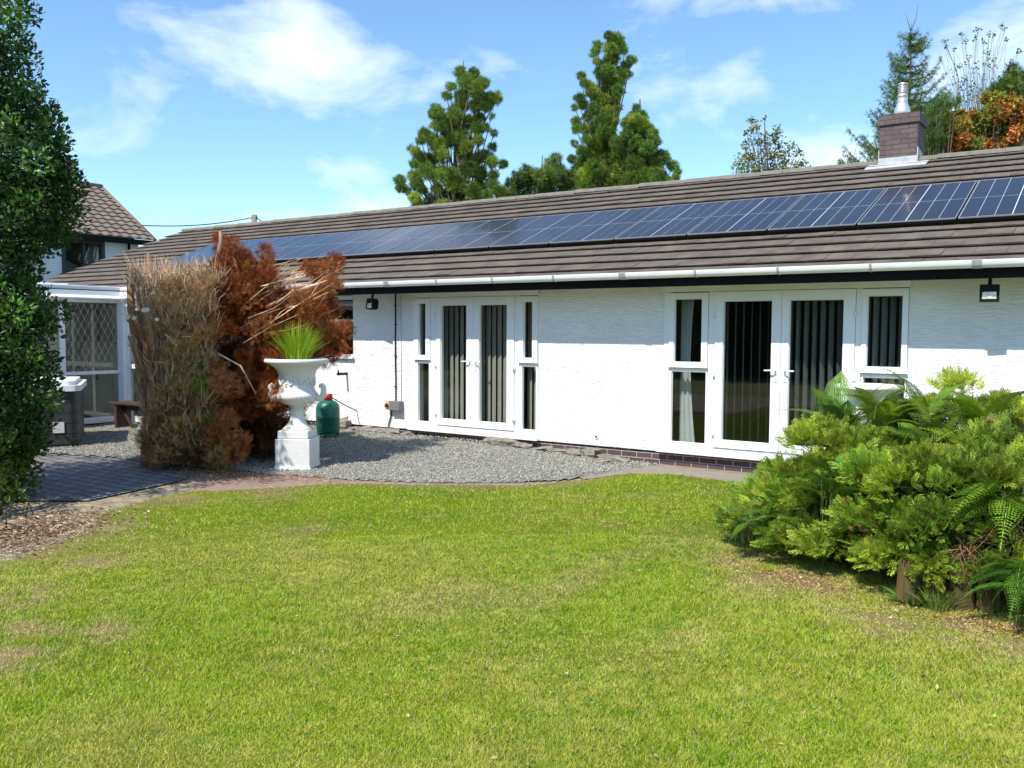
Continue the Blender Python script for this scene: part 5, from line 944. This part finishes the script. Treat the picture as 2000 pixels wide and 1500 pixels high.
for LL, cl_, nn in ((GY, (.60, .38, .16), 110), (GGr, (.24, .30, .04), 120), (GZ, (.50, .21, .075), 140), (GQ, (.24, .15, .08), 110), (GX, (.36, .19, .08), 150)):
    C, Rr = lobes(LL, ZC+.42 if LL is GQ else ZC-.40, .14, g)
    for c, r_ in zip(C, Rr):
        k = max(8, int(nn*(r_/.15)**1.6)); d = g.normal(size=(k, 3)); d /= np.linalg.norm(d, axis=1, keepdims=True); pos.append(c+d*r_*g.random((k, 1))**.5); dr.append(d*.7+[0, 0, .4]); sz.append(.075*(.6+.7*g.random(k))); co_.append(np.array(cl_)*(1+.28*g.normal(size=(k, 1))).clip(.3, 2))
pos = np.concatenate(pos); V, F, Cc = multi(FEATH, pos, basis(np.concatenate(dr), g), np.concatenate(sz), np.concatenate(co_), g); npmesh('live_sprigs', V-base, F, M_LEAF, root, col=Cc, label='last olive green sprigs')

# shrubs and ferns on the right ----------------------------------------
def shrub(name, lab, ctr, rad, n, g, size, basec, alt, TS=SPRAYS, zmin=.16, dead=()):
    n = int(n*2.9); size *= .52
    root = empty(name, (ctr[0], ctr[1], 0), label=lab, category='shrub', group=None); ctr = np.array(ctr, float); rad = np.array(rad, float); pos = []; dr = []; co_ = []; sz = []
    # boughs: lobes on a lumpy dome, each a burst of sprays, dark gaps between them
    nl = max(30, n//22); i_ = np.arange(nl)+.5; ph = np.arccos(1-1.12*i_/nl); th = math.pi*(1+5**.5)*i_; d = np.c_[np.cos(th)*np.sin(ph), np.sin(th)*np.sin(ph), np.cos(ph)]+g.normal(size=(nl, 3))*.10; d /= np.linalg.norm(d, axis=1, keepdims=True)
    cen = ctr*[1, 1, 0]+d*rad*(.80+.13*g.normal(size=(nl, 1))).clip(.55, 1.02)
    for c, dd in zip(cen, d):
        rl = g.uniform(.12, .22); k = int(130*(rl/.18)**2); v = g.normal(size=(k, 3))+dd*1.15+[0, 0, .35]; v /= np.linalg.norm(v, axis=1, keepdims=True); p = c+v*rl*(.25+.75*g.random((k, 1)))*[1, 1, .75]; p[:, 2] = np.maximum(p[:, 2], zmin+.12*g.random(k)); pos.append(p)
        dr.append(v*.9+dd*.5+[0, 0, -.05]+g.normal(size=(k, 3))*.28); bc = np.array(basec) if g.random() < .6 else np.array(alt); bc = bc*(1+.20*g.normal())
        hd = np.zeros(k, bool)
        for q in dead: hd |= np.linalg.norm(p-np.array(q[:3]), axis=1) < q[3]
        cc_ = bc*(1+.2*g.normal(size=(k, 1))).clip(.35, 1.8); cc_[hd] = np.array([.42, .14, .04]); br_ = g.random(k) < .012; cc_[br_] = [.30, .17, .07]; co_.append(cc_); sz.append(size*(.6+.75*g.random(k)))
    k = n*2; v = g.normal(size=(k, 3)); v /= np.linalg.norm(v, axis=1, keepdims=True); v = v[v[:, 2] > -.1]; k = len(v); p = ctr*[1, 1, 0]+v*rad*(.35+.42*g.random((k, 1))); p[:, 2] = np.maximum(p[:, 2], zmin); pos.append(p); dr.append(v+g.normal(size=(k, 3))*.5); co_.append(np.array([.055, .085, .018])*(1+.2*g.normal(size=(k, 1))).clip(.4, 2)); sz.append(size*1.2*np.ones(k))  # inner fill coloured dark, painting shade into the gaps between boughs
    pos = np.concatenate(pos); V, F, Cc = multi(TS, pos, basis(np.concatenate(dr), g), np.concatenate(sz), np.concatenate(co_), g); b = np.array([ctr[0], ctr[1], 0]); npmesh('foliage', V-b, F, M_LEAF, root, col=Cc)
    t = MB()
    for i in range(46):
        q = cen[g.integers(len(cen))]-b; a = np.array([g.normal()*.16*rad[0], g.normal()*.16*rad[1], 0]); t.tube([a, a*.5+q*.4+[0, 0, .08], q*.93], [.016, .011, .004], 5, cap=False)
    t.build('stems', M_GTRUNK, root); return root
g = np.random.default_rng(70)
YG, GG2 = (.33, .42, .036), (.20, .32, .030)
shrub('golden_conifer_shrub', 'yellow green feathery conifer shrub with a rusty sprig nearest the doors', (-1.86, 7.32, 0), (.80, .74, .98), 1000, g, .17, YG, GG2, dead=[(-2.28, 6.82, .70, .12), (-2.4, 6.9, .35, .09), (-2.0, 6.62, .60, .06)])
shrub('conifer_shrub', 'wide low green conifer shrub spreading over the mossy timbers', (-1.02, 6.95, 0), (.98, .80, 1.08), 1250, g, .17, (.21, .32, .032), (.31, .39, .036), zmin=.20, dead=[(-.75, 6.22, .60, .09)])
shrub('golden_conifer_shrub', 'yellow green conifer shrub behind the ferns against the white wall', (-.85, 8.25, 0), (1.45, .8, 1.26), 1500, g, .17, (.34, .40, .035), (.20, .30, .028))
shrub('conifer_shrub', 'dark green conifer shrub at the right edge of the photo', (.35, 7.0, 0), (.9, .8, 1.2), 1000, g, .17, (.19, .30, .030), (.27, .36, .034), zmin=.1)
def fern(lab, base, n, ln, g, cols=((.13, .26, .025), (.20, .33, .03)), el=(35, 75), az=None, h0=0.):
    root_ = np.array(base, float); pos = []; dr = []; sz = []; co_ = []; rolls = []
    for i in range(n):
        a = g.uniform(*(az if az else (0, 2*math.pi))); e = R(g.uniform(*el)); d = np.array([math.cos(a)*math.cos(e), math.sin(a)*math.cos(e), math.sin(e)]); pos.append(root_+[g.normal()*.05, g.normal()*.05, h0*g.uniform(.7, 1.1)]); dr.append(d); sz.append(ln*g.uniform(.6, 1.1)); co_.append(np.array(cols[g.integers(len(cols))])*(1+.15*g.normal()))
        rolls.append(np.cross(d, [0, 0, 1.])+g.normal(size=3)*.12)
    B = basis(np.array(dr), g, roll=np.array(rolls)); V, F, Cc = multi(FRONDS, np.array(pos), B, np.array(sz), np.array(co_), g)
    r0 = empty('fern', (root_[0], root_[1], 0), label=lab, category='fern', group='ferns in the right hand bed'); npmesh('fronds', V-[root_[0], root_[1], 0], F, M_LEAF, r0, col=Cc)
    t = MB()
    for p, d in zip(pos, dr): t.tube([(p-root_*[1, 1, 0])*[1, 1, .55], (p-root_*[1, 1, 0])], [.005, .004], 5, cap=False)
    t.build('stalks', mat('fern_stalk', (.10, .13, .03), .6), r0)
g = np.random.default_rng(71)
def gp_(px, py, d): return at(px, py, d)
def F_(lab, px, py, d, n, ln, cols=((.13, .26, .025), (.20, .33, .03)), el=(20, 70), az=None):
    p = at(px, py, d); fern(lab, (p[0], p[1], 0), n, ln, g, cols, el, az, h0=p[2])
F_('deep green fern whose fronds reach highest in front of the second urn', 1640, 835, 7.5, 42, .52, ((.12, .24, .028), (.19, .32, .03)), (0, 75))
F_('light green fern arching over the golden shrub beneath the second urn', 1715, 805, 7.4, 34, .42, ((.20, .34, .03), (.28, .40, .03)), (5, 75))
F_('yellow green fern at the right edge below the white wall', 1930, 850, 6.8, 34, .58, ((.28, .40, .03), (.20, .33, .03)), (-5, 65))
F_('bright fern with downward arching fronds at the right edge of the bed', 1985, 950, 5.75, 28, .50, ((.15, .32, .03), (.21, .38, .03)), (-20, 50))
F_('low fern hanging beside the mossy timbers in the bottom right corner', 1990, 1110, 5.35, 18, .38, ((.10, .25, .03), (.15, .31, .03)), (-30, 35))
F_('small fern at the left foot of the golden shrub', 1462, 1010, 6.9, 16, .30, ((.10, .22, .03), (.14, .25, .03)), (-40, 40))
F_('dark fern sprouting in the middle of the shrub bed', 1620, 925, 6.6, 18, .42, ((.09, .22, .03), (.15, .28, .03)), (0, 60))
F_('feathery fern between the two yellow green shrubs', 1810, 830, 7.0, 28, .50, ((.20, .30, .03), (.15, .27, .03)), (5, 75))
# dead twig bundle
g = np.random.default_rng(72); t = MB(); c = at(1885, 1075, 5.75)
for i in range(90): a = c+g.normal(size=3)*[.05, .03, .03]; d = np.array([g.normal()*.10, -.04+g.normal()*.04, -g.uniform(.08, .26)]); t.tube([a, a+d*.5+g.normal(size=3)*.015, a+d], [.004, .003, .0015], 4, cap=False)
for i in range(40): a = at(1960, 1040, 5.7)+g.normal(size=3)*[.10, .04, .05]; t.tube([a, a+g.normal(size=3)*.07, a+g.normal(size=3)*.14], [.003, .0025, .0012], 4, cap=False)
t.v = [tuple(np.array(v)-c) for v in t.v]; t.build('dead_branch', mat('reddish_dead_twig', (.21, .115, .06), .9, island=.3), loc=tuple(c), label='bundle of dead reddish twigs hanging over the mossy timbers', category='branch')
# weeds at the foot of the timbers
w1 = grass_plant((0, 0, 0), 110, .20, .16, 'weed_tuft', 'tuft of long green grass in front of the mossy timbers', 'plant', cols=((.16, .27, .03), (.24, .30, .06)), w=.0035, seed=8); p = gr(1830, 1195); w1.location = (p[0], p[1], 0)
w2 = grass_plant((0, 0, 0), 60, .12, .20, 'weed_tuft', 'low broad leaved weed left of the mossy timbers', 'plant', cols=((.08, .2, .03), (.14, .26, .04)), w=.012, seed=9); p = gr(1775, 1180); w2.location = (p[0], p[1], 0)
w3 = grass_plant((0, 0, 0), 120, .45, .35, 'spiky_plant', 'dry spiky clump at the left foot of the dead conifer', 'plant', cols=((.12, .10, .05), (.07, .07, .04)), w=.009, seed=10); p = gr(300, 905); w3.location = (p[0]-.05, p[1]+.1, 0)
# the hedge and trees that close the garden on the other side (seen mirrored in the door glass)
g = np.random.default_rng(80); hr = empty('garden_hedge', (-18, -13, 0), label='tall dark hedge closing the garden opposite the house', category='hedge')
t = MB(); t.box(-26, 24, -.9, .9, 0, 4.2); t.build('core', mat('dark_hedge_core', (.03, .045, .015), .95), hr); n = 22000
x = g.uniform(-26.5, 24.5, n); z = g.uniform(0, 4.5+1.6*noise2(x, x*0, 3.0, 5)+1.2*noise2(x, x*0, .9, 6), n); z = np.maximum(z, .1); y = .95+.35*g.random(n); pos = np.c_[x, y, z]; d = g.normal(size=(n, 3))+[0, 1, .4]
V, F, C = scatter(*LEAF, pos, basis(d, g), .22*(.6+.7*g.random(n)), cvar((.04, .08, .02), n, g, .3)); npmesh('leaves', V, F, M_LEAF, hr, col=C)
